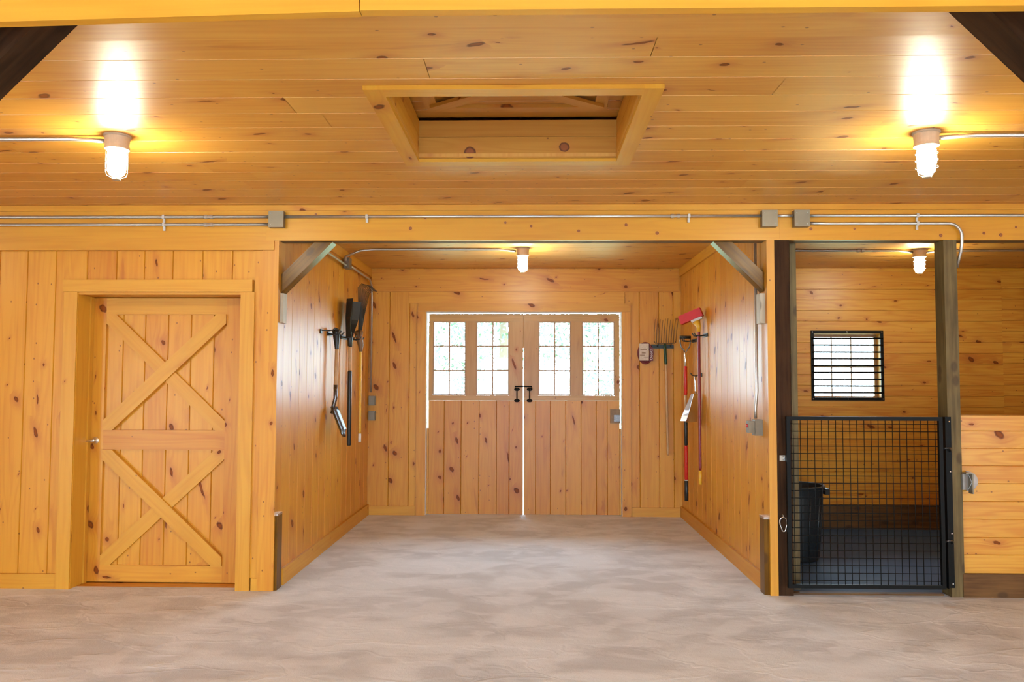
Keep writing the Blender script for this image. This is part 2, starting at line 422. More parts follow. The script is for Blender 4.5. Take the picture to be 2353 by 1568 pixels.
# ---- ceiling, boards run left to right
pitch = .2245
y_ref = P(1176, 133, Z=ZC).y
ys = [y_ref + pitch * k for k in range(-28, 32)]
ys = [y for y in ys if YR - .3 < y < YB + .35]
hx0, hx1 = XA(882, 1, 0), 0
hA = P(882, 222, Z=ZC - .02); hB = P(1414, 372, Z=ZC - .02); hC = P(966, 372, Z=ZC - .02)
HX0, HX1 = (hA.x + hC.x) / 2, hB.x
hD = P(1476, 222, Z=ZC - .02); HX1 = (hB.x + hD.x) / 2
HY0, HY1 = hA.y, hC.y
mb = MB()
planks(mb, (0, 0, ZC), (0, 1, 0), (1, 0, 0), (0, 0, -1), ys, -XE, XE, holes=[(HY0, HY1, HX0, HX1)], thick=.03, joint=3.6, ch=.003)
struct(mb.build('ceiling', PINEC))
# ---- hatch: trim frame, shaft and lid
ht = group_root('trim_1', ((HX0 + HX1) / 2, (HY0 + HY1) / 2, ZC - .02), 'pale pine board frame around the square ceiling hatch', 'hatch frame')
w = .089
board('frame_board', HX0 - w, HX0, HY0 - w, HY1 + w, ZC - .021, ZC - .001, PINET, ht)
board('frame_board', HX1, HX1 + w, HY0 - w, HY1 + w, ZC - .021, ZC - .001, PINET, ht)
board('frame_board', HX0, HX1, HY0 - w, HY0, ZC - .021, ZC - .001, PINET, ht)
board('frame_board', HX0, HX1, HY1, HY1 + w, ZC - .021, ZC - .001, PINET, ht)
ZL = ZA(276, HY1)
k1 = P(1080, 351, Y=HY1 + .002); k2 = P(1297, 338, Y=HY1 + .002)
HP = pine('knotty hatch boards', light=(.48, .215, .030), warm=(.38, .14, .012), dens=.12, knots=[(k1.x, k1.y, k1.z, .034), (k2.x, k2.y, k2.z, .028)])
hs = group_root('trim_2', ((HX0 + HX1) / 2, (HY0 + HY1) / 2, ZC), 'board lined shaft rising above the ceiling hatch', 'hatch shaft')
zm = ZA(314, HY1)
e = .012
mb = MB(); mb.box(HX0 - .02, HX1 + .02, HY1 + .001, HY1 + .02, ZC + .001, zm - .002); mb.box(HX0 - .02, HX1 + .02, HY1 + .003, HY1 + .02, zm, ZL)
mb.build('far_lining', HP, hs)
for nm, x0, x1 in (('side_lining', HX0 - .02, HX0 - .001), ('side_lining', HX1 + .001, HX1 + .02)):
    mb = MB(); mb.box(x0, x1, HY0 - .02, HY1, ZC + .001, zm - .002); mb.box(x0, x1, HY0 - .02, HY1, zm, ZL); mb.build(nm, PINE, hs)
board('near_lining', HX0 - .02, HX1 + .02, HY0 - .02, HY0 - .001, ZC + .001, ZL, PINE, hs)
lid = thing('hatch_lid', 'braced board lid closing the top of the ceiling hatch', 'hatch lid', ((HX0 + HX1) / 2, (HY0 + HY1) / 2, ZL + .02))
mb = MB(); planks(mb, (0, 0, ZL + .022), (0, 1, 0), (1, 0, 0), (0, 0, -1), steps(HY0 - .02, HY1 + .02, .15), HX0 - .02, HX1 + .02, thick=.02); mb.build('lid_boards', HP, lid)
yb = P(1176, 257, Z=ZL).y
for y0, y1 in ((yb - .07, yb), (HY0 + .07, HY0 + .14)): board('batten', HX0 + .07, HX1 - .07, y0, y1, ZL + .001, ZL + .021, HP, lid)
for x0 in (XA(980, HY1 - .3), XA(1382, HY1 - .3)): board('batten', x0 - .03, x0 + .04, HY0 + .14, yb - .07, ZL + .001, ZL + .021, HP, lid)
for sx in (1, -1):
    cx = (HX0 + HX1) / 2
    p0 = Vector((cx + sx * (HX0 + .12 - cx), yb - .09, ZL - .008)); p1 = Vector((cx + sx * (HX1 - .12 - cx), HY0 + .16, ZL - .008))
    dv = p1 - p0; M = Matrix.Translation((p0 + p1) / 2) @ Matrix.Rotation(math.atan2(dv.y, dv.x), 4, 'Z')
    MB().box(-dv.length / 2, dv.length / 2, -.04, .04, -.011, .009 if sx > 0 else .008, M=M).build('brace', HP, lid)

# ---- front wall, left of the bay
dx0, dx1 = XA(170, YF - .01, 900), XA(548, YF - .01, 900)      # doorway
dz = ZA(671, YF - .01)
def SX(px): return XA(px, YW, 880)
seamsL = [-XE]
x = SX(55) - .213 * 10
while x < SX(60): seamsL.append(x) if x > -XE + .05 else None; x += .213
seamsL += [SX(p) for p in (121, 193, 261, 325, 391, 460, 529)] + [XA(599, YF, 900)]
mb = MB()
planks(mb, (0, YW, 0), (1, 0, 0), (0, 0, 1), (0, -1, 0), seamsL, 0, ZB + .02, holes=[(dx0 - .001, dx1 + .001, -.01, dz)], thick=.12)
struct(mb.build('wall_left', PINE))
# baseboards, top trim, casings
struct(board('baseboard_left', -XE, XA(137, YF, 1340), YW - .022, YW - .001, 0, ZA(1320, YF, 60)))
z_tt = ZA(575, YF - .01, 400)
mb = MB(); mb.box(-XE, XA(625, YF), YF - .014, YF - .001, z_tt, ZB - .002); mb.box(-XE, XA(597, YF), YF - .0009, YW - .001, z_tt, ZB - .002)
struct(mb.build('trim_3', PINET))
tc = group_root('trim_4', ((dx0 + dx1) / 2, YF, 0), 'pine casing boards round the cross braced tack room door', 'door casing')
ct = ZA(643, YF - .01, 360)
board('head_casing', XA(147, YF, 660), XA(581, YF, 660), YW - .045, YW - .001, dz, ct, None, tc)
board('side_casing', XA(138, YF, 1000), dx0, YW - .035, YW - .001, 0, dz - .001, None, tc)
board('side_casing', dx1, XA(579, YF, 1000), YW - .035, YW - .001, 0, dz - .001, None, tc)
YD = 6.235                                                     # face of the door
board('jamb', dx0 - .02, dx0 + .003, YW - .02, YD + .05, 0, dz - .003, PINET, tc)
board('jamb', dx1 - .003, dx1 + .02, YW - .02, YD + .05, 0, dz - .003, PINET, tc)
board('head_jamb', dx0 + .003, dx1 - .003, YW - .02, YD + .05, dz - .02, dz - .002, PINET, tc)
board('door_stop', dx0 + .0035, dx0 + .016, YD - .045, YD - .004, 0, dz - .021, PINET, tc)
# ---- tack room door
d1 = group_root('door_1', (0, 0, 0), 'pine stable door with two cross braced panels and a lever', 'door')
DX0, DX1, DZ0, DZ1 = dx0 + .008, dx1 - .008, .005, dz - .026
d1.location = ((DX0 + DX1) / 2, YD + .02, 0)
def DXp(px): return XA(px, YD, 900)
def DZp(py): return ZA(py, YD, 370)
mb = MB(); planks(mb, (0, YD + .022, 0), (1, 0, 0), (0, 0, 1), (0, -1, 0), [DX0 + .02] + [DXp(p) for p in (277, 328, 381, 434, 487)] + [DX1 - .02], DZ0 + .03, DZ1 - .03, thick=.03)
mb.build('door_boards', PINE, d1)
sl, sr = DXp(240), DXp(518)
zt, m1, m0, zb_ = DZp(723), DZp(989), DZp(1034), DZp(1300)
for nm, a in (('stile', (DX0, sl, DZ0, DZ1)), ('stile', (sr, DX1, DZ0, DZ1)), ('top_rail', (sl, sr, zt, DZ1)), ('middle_rail', (sl, sr, m0, m1)), ('bottom_rail', (sl, sr, DZ0, zb_))):
    board(nm, a[0], a[1], YD, YD + .021, a[2], a[3], PINE if nm != 'top_rail' else PINET, d1)
def xbrace(x0, z0, x1, z1, wdt, y0, y1, parent):
    """diagonal board, ends cut vertical against the stiles"""
    dxx, dzz = x1 - x0, z1 - z0; L = math.hypot(dxx, dzz); h = wdt / 2 * L / abs(dxx)
    lowz, highz = min(z0, z1), max(z0, z1)
    up = 1 if z1 > z0 else -1
    pts = [(x0, z0 - h * 0 ), (x0, z0 + up * 2 * h), (x0 + (dzz - up * 2 * h) / dzz * dxx, z1)] if 0 else None
    k = wdt * L / abs(dxx); j = wdt * L / abs(dzz)
    if up > 0: poly = [(x0, z0), (x0 + j * .55, z0), (x1, z1 - k * .55), (x1, z1), (x1 - j * .55, z1), (x0, z0 + k * .55)]
    else: poly = [(x0, z0), (x0, z0 - k * .55), (x1 - j * .55, z1), (x1, z1), (x1, z1 + k * .55), (x0 + j * .55, z0)]
    if up > 0: pass
    mb = MB(); t = (random.random() * .4, random.random(), 0, 1); ou = random.uniform(0, 50); ux, uz = dxx / L, dzz / L
    def U(x, z): return ((x - x0) * ux + (z - z0) * uz + ou, -(x - x0) * uz + (z - z0) * ux + ou + .2)
    n = len(poly)
    area = sum(poly[i][0] * poly[(i + 1) % n][1] - poly[(i + 1) % n][0] * poly[i][1] for i in range(n))
    if area < 0: poly = poly[::-1]
    mb.face([(x, y0, z) for x, z in poly], [U(x, z) for x, z in poly], t)
    mb.face([(x, y1, z) for x, z in poly[::-1]], [U(x, z) for x, z in poly[::-1]], t)
    for i in range(n):
        a, b = poly[i], poly[(i + 1) % n]
        mb.face([(b[0], y0, b[1]), (a[0], y0, a[1]), (a[0], y1, a[1]), (b[0], y1, b[1])], [U(*b), U(*a), (U(*a)[0], U(*a)[1] + .02), (U(*b)[0], U(*b)[1] + .02)], t)
    return mb.build('cross_brace', PINET, parent)
wd = .095
xbrace(sl, zt, sr, m1, wd, YD + .001, YD + .0215, d1); xbrace(sl, m1, sr, zt, wd, YD - .018, YD + .0215, d1)
xbrace(sl, zb_, sr, m0, wd, YD + .001, YD + .0215, d1); xbrace(sl, m0, sr, zb_, wd, YD - .018, YD + .0215, d1)
hz = DZp(1013); hxx = DXp(224)
lv = MB().lathe([(0, 0), (.026, 0), (.026, .008), (.012, .012), (.010, .045), (0, .045)], Matrix.Translation((hxx, YD - .001, hz)) @ Matrix.Rotation(PI / 2, 4, 'X')).build('lever_rose', CHROME, d1, smooth=False)
MB().tube([(hxx + .004, YD - .04, hz), (hxx - .02, YD - .045, hz), (hxx - .075, YD - .043, hz - .004), (hxx - .10, YD - .038, hz - .006)], [.011, .010, .008, .006], 12).build('lever_handle', CHROME, d1, smooth=True)

# ---- corner post casing and post between wall and bay (left)
pl = thing('timber_post', 'pine clad post between the tack room door and the open bay', 'post', (XL - .06, YF + .08, 0))
board('corner_board', XA(598, YF, 900), XL, YF, YF + .025, 0, ZB - .001, PINE, pl)
board('return_board', XA(599, YF, 900) + .002, XL, YF + .026, YP, 0, ZB - .001, PINE, pl)
board('base_block', XA(575, YF, 1350), XA(598, YF, 1350) - .001, YF + .004, YF + .028, 0, ZA(1335, YF), PINET, pl)
board('side_strip', XA(580, YF, 900), XA(598, YF, 900) - .001, YF + .012, YF + .028, ZA(1335, YF) + .001, z_tt - .001, PINE, pl)
# ---- header beam over the bay and stall
hb = thing('header_beam', 'long pine clad beam carrying the conduit above the bay and stall', 'beam', (0, YF + .07, ZB))
kn = [(XA(p, YF), YF, ZA(q, YF, p), r) for p, q, r in ((940, 525, .011), (1220, 520, .009), (1330, 531, .009), (1440, 517, .010), (1512, 536, .012), (1160, 512, .008), (974, 502, .008), (720, 493, .008), (1060, 500, .005))]
HB1 = pine('header pine', light=(.60, .285, .018), warm=(.49, .19, .008), dens=.03, knots=kn)
kn2 = [(XA(p, YF), YF, ZA(q, YF, p), r) for p, q, r in ((2170, 541, .012), (2218, 534, .011), (2270, 536, .010), (2309, 540, .012), (1869, 526, .010), (1970, 526, .007), (2345, 522, .008))]
HB2 = pine('right header pine', light=(.60, .285, .018), warm=(.49, .19, .008), dens=.03, knots=kn2)
zs = ZA(484, YF); xa, xb = XA(606, YF), XA(1796, YF)
board('face_board', -XE, xa - .001, YF, YF + .03, ZB, zs - .001, PINET, hb)
board('face_board', xa, xb - .001, YF - .002, YF + .03, ZB, zs - .001, HB1, hb)
board('face_board', xb, XE, YF, YF + .03, ZB, zs - .001, HB2, hb)
board('top_board', -XE, XE, YF - .006, YF + .03, zs, ZC - .001, PINET, hb)
board('beam_core', -XE, XE, YF + .031, YF + .135, ZB + .001, ZC - .001, TIMB, hb, bevel=0)
board('back_board', -XE, XE, YF + .136, YP, ZB + .001, ZC - .001, PINE, hb)

# ---- bay side walls: vertical boards
sw = .213
mb = MB(); planks(mb, (XL, 0, 0), (0, 1, 0), (0, 0, 1), (1, 0, 0), steps(YP, YB, sw), 0, ZC - .001, thick=.10, ch=.003)
struct(mb.build('wall_bay_left', PINE))
mb = MB(); planks(mb, (XR, 0, 0), (0, 1, 0), (0, 0, 1), (-1, 0, 0), steps(YP, YB, sw), 0, ZC - .001, thick=.06, ch=.003)
struct(mb.build('wall_bay_right', PINE))
bh = .125
struct(board('baseboard_bay_left', XL + .001, XL + .022, YP + .02, YB - .001, 0, bh))
struct(board('baseboard_bay_right', XR - .022, XR - .001, YP + .02, YB - .001, 0, bh))
struct(board('trim_5', XL + .001, XL + .022, YP + .005, YB - .002, ZC - .10, ZC - .002))
struct(board('trim_6', XR - .022, XR - .001, YP + .005, YB - .002, ZC - .10, ZC - .002))
# ---- far wall of the bay with the double doorway
ox0, ox1, oz = XA(979, YB), XA(1429, YB), ZA(717, YB)
def BXp(px): return XA(px, YB, 900)
zb1, zb2 = ZA(671, YB), ZA(698, YB)
mb = MB()
planks(mb, (0, YB, 0), (1, 0, 0), (0, 0, 1), (0, -1, 0), [XL - .1, BXp(894), BXp(940), ox0 - .03, BXp(1090), BXp(1203), BXp(1320), BXp(1436), BXp(1470), BXp(1515), BXp(1548), XR + .07], 0, ZC, holes=[(ox0, ox1, -.01, oz)], thick=.16)
struct(mb.build('wall_far', PINE))
struct(board('trim_7', XL + .024, XR - .024, YB - .02, YB - .001, zb1, ZC - .012, PINE))
struct(board('trim_8', BXp(938), BXp(1436), YB - .012, YB - .001, zb2, zb1 - .001, PINE))
dc = group_root('trim_9', ((ox0 + ox1) / 2, YB, 0), 'pine casing boards round the double barn doors', 'door casing')
board('head_casing', BXp(960), BXp(1450), YB - .024, YB - .0125, oz, zb2 - .001, PINET, dc)
board('side_casing', BXp(958), ox0, YB - .022, YB - .001, 0, oz - .001, PINE, dc)
board('side_casing', ox1, BXp(1449), YB - .022, YB - .001, 0, oz - .001, PINE, dc)
board('jamb', ox0 - .01, ox0 + .004, YB - .001, YB + .16, 0, oz, WHT, dc)  # white jamb colour stands in for outdoor light on the reveal
board('jamb', ox1 - .004, ox1 + .01, YB - .001, YB + .16, 0, oz, WHT, dc)
board('head_jamb', ox0 + .004, ox1 - .004, YB - .001, YB + .16, oz - .008, oz + .01, WHT, dc)
struct(board('baseboard_far', XL + .024, BXp(956), YB - .02, YB - .001, 0, .105))
struct(board('baseboard_far_right', BXp(1451), XR - .024, YB - .02, YB - .001, 0, .105))

# ---- the double doors
YD2 = YB + .085
def Q(px): return XA(px, YD2, 900)
def QZ(py): return ZA(py, YD2)
def leaf(name, px0, px1, sashes, seams, label):
    x0, x1 = Q(px0), Q(px1); zt_, zb0 = oz - .017, .0015
    d = group_root(name, ((x0 + x1) / 2, YD2 + .02, 0), label, 'barn door')
    s0, s1 = QZ(740), QZ(908); zmid = QZ(921)
    # upper frame: rails and stiles around the two sashes
    board('top_rail', x0, x1, YD2, YD2 + .04, s0 + .006, zt_, PINEG, d)
    board('middle_rail', x0, x1, YD2, YD2 + .04, zmid, s1 - .006, PINEG, d)
    edges = [x0] + [Q(p) for s in sashes for p in s] + [x1]
    for k in range(0, len(edges), 2): board('stile', edges[k], edges[k + 1], YD2, YD2 + .04, s1 - .0055, s0 + .0055, PINEG, d)
    mb = MB(); planks(mb, (0, YD2 + .004, 0), (1, 0, 0), (0, 0, 1), (0, -1, 0), [x0] + [Q(p) for p in seams] + [x1], zb0, zmid - .001, thick=.034)
    mb.build('door_boards', PINED, d)
    ex = (ox0 + .0045, x0 - .0005) if px0 < 1000 else ((x1 + .0005, ox1 - .0045) if px1 > 1400 else None)
    if ex: board('edge_strip', ex[0], ex[1], YD2 + .01, YD2 + .03, zb0, QZ(985), PINET, d, bevel=0)
    for (a, b_) in sashes:
        a0, a1 = Q(a), Q(b_)
        mb = MB(); fw = .014
        for bx in ((a0, a0 + fw, s1 - .005, s0 + .005), (a1 - fw, a1, s1 - .005, s0 + .005), (a0 + fw, a1 - fw, s0 + .005 - fw, s0 + .005), (a0 + fw, a1 - fw, s1 - .005, s1 - .005 + fw)):
            mb.box(bx[0], bx[1], YD2 + .006, YD2 + .034, bx[2], bx[3])
        sash = mb.build('window_sash', MUNT, d)
        mb = MB(); mx = (a0 + a1) / 2; mw = .0078
        mb.box(mx - mw, mx + mw, YD2 + .010, YD2 + .030, s1 - .005 + fw, s0 + .005 - fw)
        for k in (1, 2):
            zk = s1 + (s0 - s1) * k / 3
            mb.box(a0 + fw, a1 - fw, YD2 + .011, YD2 + .029, zk - mw, zk + mw)
        mb.build('muntin', MUNT, sash)
        MB().box(a0 + fw - .002, a1 - fw + .002, YD2 + .018, YD2 + .021, s1 - .005 + fw - .002, s0 + .005 - fw + .002).build('glass_pane', GLASS, sash)
    return d
dl = leaf('door_2', 985, 1201.8, ((994, 1070), (1094, 1170)), (1021, 1060, 1101, 1141, 1170), 'left leaf of the double barn doors, with two six light windows')
dr = leaf('door_3', 1204.0, 1424, ((1237, 1312), (1337, 1413)), (1231, 1265, 1300, 1335, 1370, 1395), 'right leaf of the double barn doors, with two six light windows')
for d, px in ((dl, 1188), (dr, 1217)):
    x = Q(px); h = []
    for py in (895, 921):
        z = QZ(py)
        h.append(MB().lathe([(0, 0), (.034, 0), (.034, .010), (.02, .018), (0, .018)], Matrix.Translation((x, YD2 - .0005, z)) @ Matrix.Scale(.55, 4, (0, 0, 1)) @ Matrix.Rotation(PI / 2, 4, 'X')).build('handle_plate', BLACK, d, smooth=False))
    z0, z1 = QZ(921), QZ(893)
    MB().tube([(x, YD2 - .01, z0), (x, YD2 - .045, z0 + .012), (x, YD2 - .05, (z0 + z1) / 2), (x, YD2 - .045, z1 - .012), (x, YD2 - .01, z1)], .0075, 10).build('pull_handle', BLACK, d, smooth=True)
board('meeting_strip', Q(1198), Q(1207), YD2 + .041, YD2 + .052, QZ(800), oz - .024, PINED, dl)
zz = QZ(889)
lb = MB(); lb.tube([(Q(1184), YD2 - .052, zz - .035), (Q(1184), YD2 - .058, zz), (Q(1203), YD2 - .062, zz + .004), (Q(1222), YD2 - .058, zz), (Q(1222), YD2 - .052, zz - .018)], .0085, 10)
tag(lb.build('latch_bar', BLACK, smooth=True), 'black bar hooked across the two barn door pulls', 'latch')
bx = MB().box(Q(1402), Q(1425), YD2 - .018, YD2 - .001, QZ(972), QZ(940)); lk = bx.build('lock_plate', plain('weathered lock plate', (.30, .17, .08), .5, .3, var=.3), dr, bevel=.003)
MB().box(Q(1410), Q(1424), YD2 - .030, YD2 - .019, QZ(968), QZ(953)).build('lock_bolt', DSTEEL, lk, bevel=.002)

# ---- stall: far wall, right wall, floor
wx0, wx1, wz1, wz0 = XA(1870, YB, 840), XA(2026, YB, 840), ZA(767, YB, 1950), ZA(915, YB, 1950)
seamsS = [ZS - .02] + steps(ZA(1160, YB, 2000), ZA(665, YB, 2000), .127) + [ZC]
mb = MB(); x_j = XA(2307, YB, 900)
planks(mb, (0, YB, 0), (0, 0, 1), (1, 0, 0), (0, -1, 0), seamsS, XR + .0605, x_j, holes=[(wz0, wz1, wx0, wx1)], thick=.16, ch=.003)
planks(mb, (0, YB, .01), (0, 0, 1), (1, 0, 0), (0, -1, 0), [s for s in seamsS[:-1]] + [ZC - .01], x_j, XE, thick=.16, ch=.003)
struct(mb.build('wall_stall_far', PINES))
kb = MB(); zk0, zk1, zk2 = ZS, ZA(1184, YB, 2000), ZA(1160, YB, 2000)
kb.box(XR + .07, XE - .02, YB - .04, YB - .001, zk0, zk1 - .002); kb.box(XR + .07, XE - .02, YB - .038, YB - .001, zk1, zk2)
struct(kb.build('baseboard_stall', KICK))
struct(MB().box(XR + .0605, XE, YP - .0595, YB + .3, ZS - .1, ZS).build('floor_stall', MAT))
struct(board('trim_10', XR + .0605, XR + .0825, YP + .15, YB - .045, ZS, .62, KICK))
mb = MB(); planks(mb, (XR + .0605 , 0, 0), (0, 1, 0), (0, 0, 1), (1, 0, 0), steps(YP, YB, .145), ZS, ZC, thick=.0, back=False); struct(mb.build('wall_stall_side', PINES))
struct(board('trim_11', XR + .09, XE - .03, YB - .02, YB - .001, ZC - .035, ZC - .001))

# half wall right of the gate
xg = XA(2207, YF, 1100)
hw1 = ZA(955, YW, 2280)
hws = [0, ZA(1320, YW, 2280)] + [ZA(p, YW, 2280) for p in (1276, 1236, 1194, 1153, 1112, 1071, 1031, 991)] + [hw1]
hws = sorted(hws)
mb = MB(); planks(mb, (0, YW, 0), (0, 0, 1), (1, 0, 0), (0, -1, 0), hws, xg, XE, thick=.09, ch=.003)
struct(mb.build('wall_stall_front', PINES))
struct(board('baseboard_stall_front', xg + .001, XE, YW - .035, YW - .001, 0, ZA(1320, YW - .03, 2280), KICK))
sill = MB().box(XA(1820, YF, 1360), XA(2176, YF, 1360), YP - .11, YP - .062, ZS, .012)
struct(sill.build('trim_12', KICK))

# ---- stall window and its guard
wn = group_root('window_1', ((wx0 + wx1) / 2, YB + .12, wz0), 'stall window behind the black bar guard', 'window')
board('jamb', wx0 - .012, wx0 + .003, YB + .0, YB + .17, wz0, wz1, PINET, wn); board('jamb', wx1 - .003, wx1 + .012, YB, YB + .17, wz0, wz1, PINET, wn)
board('head', wx0 + .003, wx1 - .003, YB, YB + .17, wz1 - .003, wz1 + .012, PINET, wn); board('sill', wx0 + .003, wx1 - .003, YB, YB + .17, wz0 - .012, wz0 + .003, PINET, wn)
yw = YB + .12
mb = MB(); fw = .035
for a in ((wx0 + .003, wx0 + fw, wz0 + .003, wz1 - .003), (wx1 - fw, wx1 - .003, wz0 + .003, wz1 - .003), (wx0 + fw, wx1 - fw, wz1 - fw, wz1 - .003), (wx0 + fw, wx1 - fw, wz0 + .003, wz0 + .02)):
    mb.box(a[0], a[1], yw, yw + .035, a[2], a[3])
fr = mb.build('window_sash', MUNT, wn)
mb = MB()
for px in (1912, 1957):
    x = XA(px, yw, 850); mb.box(x - .006, x + .006, yw + .008, yw + .028, wz0 + .02, wz1 - fw)
zmm = ZA(843, yw, 1950); mb.box(wx0 + fw, wx1 - fw, yw + .006, yw + .03, zmm - .012, zmm + .012)
mb.build('muntin', MUNT, fr)
MB().box(wx0 + fw - .002, wx1 - fw + .002, yw + .016, yw + .019, wz0 + .018, wz1 - fw + .002).build('glass_pane', GLASS, fr)
gd = thing('window_guard', 'black steel guard of level bars over the stall window', 'window guard', ((wx0 + wx1) / 2, YB - .02, ZA(921, YB, 1950)))
gx0, gx1, gz0, gz1 = XA(1865, YB - .02, 840), XA(2032, YB - .02, 840), ZA(921, YB - .02, 1950), ZA(760, YB - .02, 1950)
mb = MB(); t = .034
for a in ((gx0, gx0 + t, gz0, gz1), (gx1 - t, gx1, gz0, gz1), (gx0 + t, gx1 - t, gz1 - t, gz1), (gx0 + t, gx1 - t, gz0, gz0 + t)): mb.box(a[0], a[1], YB - .012, YB - .001, a[2], a[3])
mb.build('guard_frame', BLACK, gd)
for py in (778, 793.5, 809.5, 825, 840.5, 856, 872, 887.5, 903):
    z = ZA(py, YB - .02, 1950); MB().tube([(gx0 + .01, YB - .018, z), (gx1 - .01, YB - .018, z)], .0095, 8).build('guard_bar', BLACK, gd, smooth=True)
for (i, j) in ((0, 0), (.5, 0), (1, 0), (0, .5), (1, .5), (0, 1), (.5, 1), (1, 1)):
    p = (gx0 + .017 + (gx1 - gx0 - .034) * i, YB - .0125, gz0 + .017 + (gz1 - gz0 - .034) * j)
    MB().lathe([(0, .004), (.005, .003), (.007, 0)], Matrix.Translation(p) @ Matrix.Rotation(PI / 2, 4, 'X'), 10).build('bolt', STEEL, gd)

# ---- posts of the stall gate
pr = thing('timber_post', 'dark brown post between the open bay and the stall gate', 'post', (XR + .08, YF + .07, 0))
board('timber', XA(1784, YF, 900), XA(1817.5, YF, 900), YF, YP - .012, 0, ZB - .001, TIMBD, pr)
board('wall_end_casing', XR + .0, XA(1783, YF, 900), YF - .004, YF + .02, 0, ZB - .001, PINET, pr)
board('return_board', XR, XR + .02, YF + .021, YP, 0, ZB - .001, PINE, pr)
board('nailing_board', XA(1817.5, YP, 900) + .0, XA(1832, YP, 900), YP - .011, YP + .03, 0.01, ZB - .001, TIMBG, pr)
pg = thing('timber_post', 'brown and green treated post holding the hinge side of the stall gate', 'post', (XA(2190, YF, 900), YF + .07, 0))
board('timber', XA(2176, YF, 900), XA(2206, YF, 900), YF, YP - .012, 0, ZB - .001, TIMBG, pg)

# ---- cleats, rub blocks and knee braces at the bay opening
def mono(name, label, cat, box, mat, group=None, bevel=.003):
    return tag(MB().box(*box).build(name, mat, bevel=bevel), label, cat, group)
mono('wood_cleat', 'short grey wood cleat below the knee brace on the left post', 'cleat', (XL + .001, XL + .024, YF + .05, YF + .14, ZA(744, YF + .1), ZA(676, YF + .1)), CLEAT)
mono('wood_cleat', 'short pale wood cleat below the knee brace on the right post', 'cleat', (XR - .040, XR - .001, YF + .04, YF + .14, ZA(744, YF + .1), ZA(676, YF + .1)), CLEAT)
for (nm, x0, x1, lab) in (('rub_block', XL + .001, XL + .02, 'brown upright rub board at the foot of the left post'), ('rub_block', XR - .038, XR - .001, 'brown upright rub board at the foot of the right post')):
    r = thing(nm, lab, 'rub board', ((x0 + x1) / 2, YF + .09, 0))
    board('plank', x0, x1, YF + .02, YF + .13, 0, ZA(1186, YF + .1), BRACE, r)
    board('bright_top', x0 - .001, x1 + .001, YF + .019, YF + .131, ZA(1186, YF + .1) + .0005, ZA(1181, YF + .1), STEEL, r)  # added steel strip standing in for the plank's bright cut top
def knee(label, s, cf, wd_, y0, y1, xpost, ztop, mat):
    """45 degree brace; its lower edge lies on |x| + (z-eye) = cf, s is the side"""
    zlow = EYE + cf - abs(xpost); h = wd_ * math.sqrt(2)
    xt = cf - (ztop - EYE)
    poly = [(abs(xpost), zlow), (abs(xpost), zlow + h), (xt + h, ztop), (xt, ztop)]
    poly = [(s * x, z) for x, z in poly]
    if s > 0: poly = poly[::-1]
    mb = MB(); ou = random.uniform(0, 40)
    def U(x, z, y=0): return ((x * s - z) * .707 + ou, (x * s + z) * .707 + y + ou)
    a = sum(poly[i][0] * poly[(i + 1) % 4][1] - poly[(i + 1) % 4][0] * poly[i][1] for i in range(4))
    if a < 0: poly = poly[::-1]
    mb.face([(x, y0, z) for x, z in poly], [U(x, z) for x, z in poly]); mb.face([(x, y1, z) for x, z in poly[::-1]], [U(x, z) for x, z in poly[::-1]])
    for i in range(4):
        p, q = poly[i], poly[(i + 1) % 4]
        mb.face([(q[0], y0, q[1]), (p[0], y0, p[1]), (p[0], y1, p[1]), (q[0], y1, q[1])], [U(*q), U(*p), U(*p, .12), U(*q, .12)])
    return tag(mb.build('knee_brace', mat, bevel=.003), label, 'brace')
knee('brown diagonal knee brace at the top left corner of the open bay', -1, 2.569, .097, YF + .06, YF + .19, XL + .001, ZB - .001, BRACE)
knee('brown diagonal knee brace at the top right corner of the open bay', 1, 2.432, .097, YF + .06, YF + .17, XR - .001, ZB - .001, BRACE)

# ---- near beam overhead with its posts and braces
yn = P(1176, 15, Z=ZB).y
zsf = ZC - .055
nb = thing('ceiling_beam', 'pine skirted beam crossing the top of the view', 'beam', (0, yn, ZB))
pa, pb = P(0, 50, Y=yn), P(826, 26, Y=yn)
sl_ = (pb.z - pa.z) / (pb.x - pa.x); lx = -3.2
Ms = Matrix.Translation((pb.x, yn, pb.z)) @ Matrix.Rotation(-math.atan(sl_), 4, 'Y')
MB().box(lx - pb.x, -.001, 0, .036, 0, .22, M=Ms).build('skirt_board', PINET, nb, bevel=.004)
pc, pd = P(828, 20, Y=yn), P(2353, 17, Y=yn)
board('skirt_board', pb.x + .001, XE, yn, yn + .036, (pc.z + pd.z) / 2 , ZC - .002, PINET, nb, bevel=.004)
board('skirt_board', -XE, lx, yn, yn + .036, ZB - .07, ZC - .002, PINET, nb, bevel=.004)
board('soffit_board', -XE, XE, yn + .037, P(1176, 88, Z=zsf).y, zsf, ZC - .001, PINEC, nb)
ypb = yn + .33
for s, lab, lab2, cc in ((-1, 'dark stained diagonal brace under the near beam, upper left', 'dark post under the near beam beyond the left edge', None), (1, 'dark stained diagonal brace under the near beam, upper right', 'dark post under the near beam beyond the right edge', None)):
    y0 = ypb; y1 = ypb + .14
    pp = P(175, 62, Y=y1) if s < 0 else P(2190, 38, Y=y1)
    cf = abs(pp.x) + pp.z - EYE
    xp = 2.75
    knee(lab, s, cf, .14, y0, y1, s * xp, zsf - .001, TIMBD)
    mono('timber_post', lab2, 'post', (s * xp, s * (xp + .15), y0, y1, 0, zsf - .001), TIMBD)

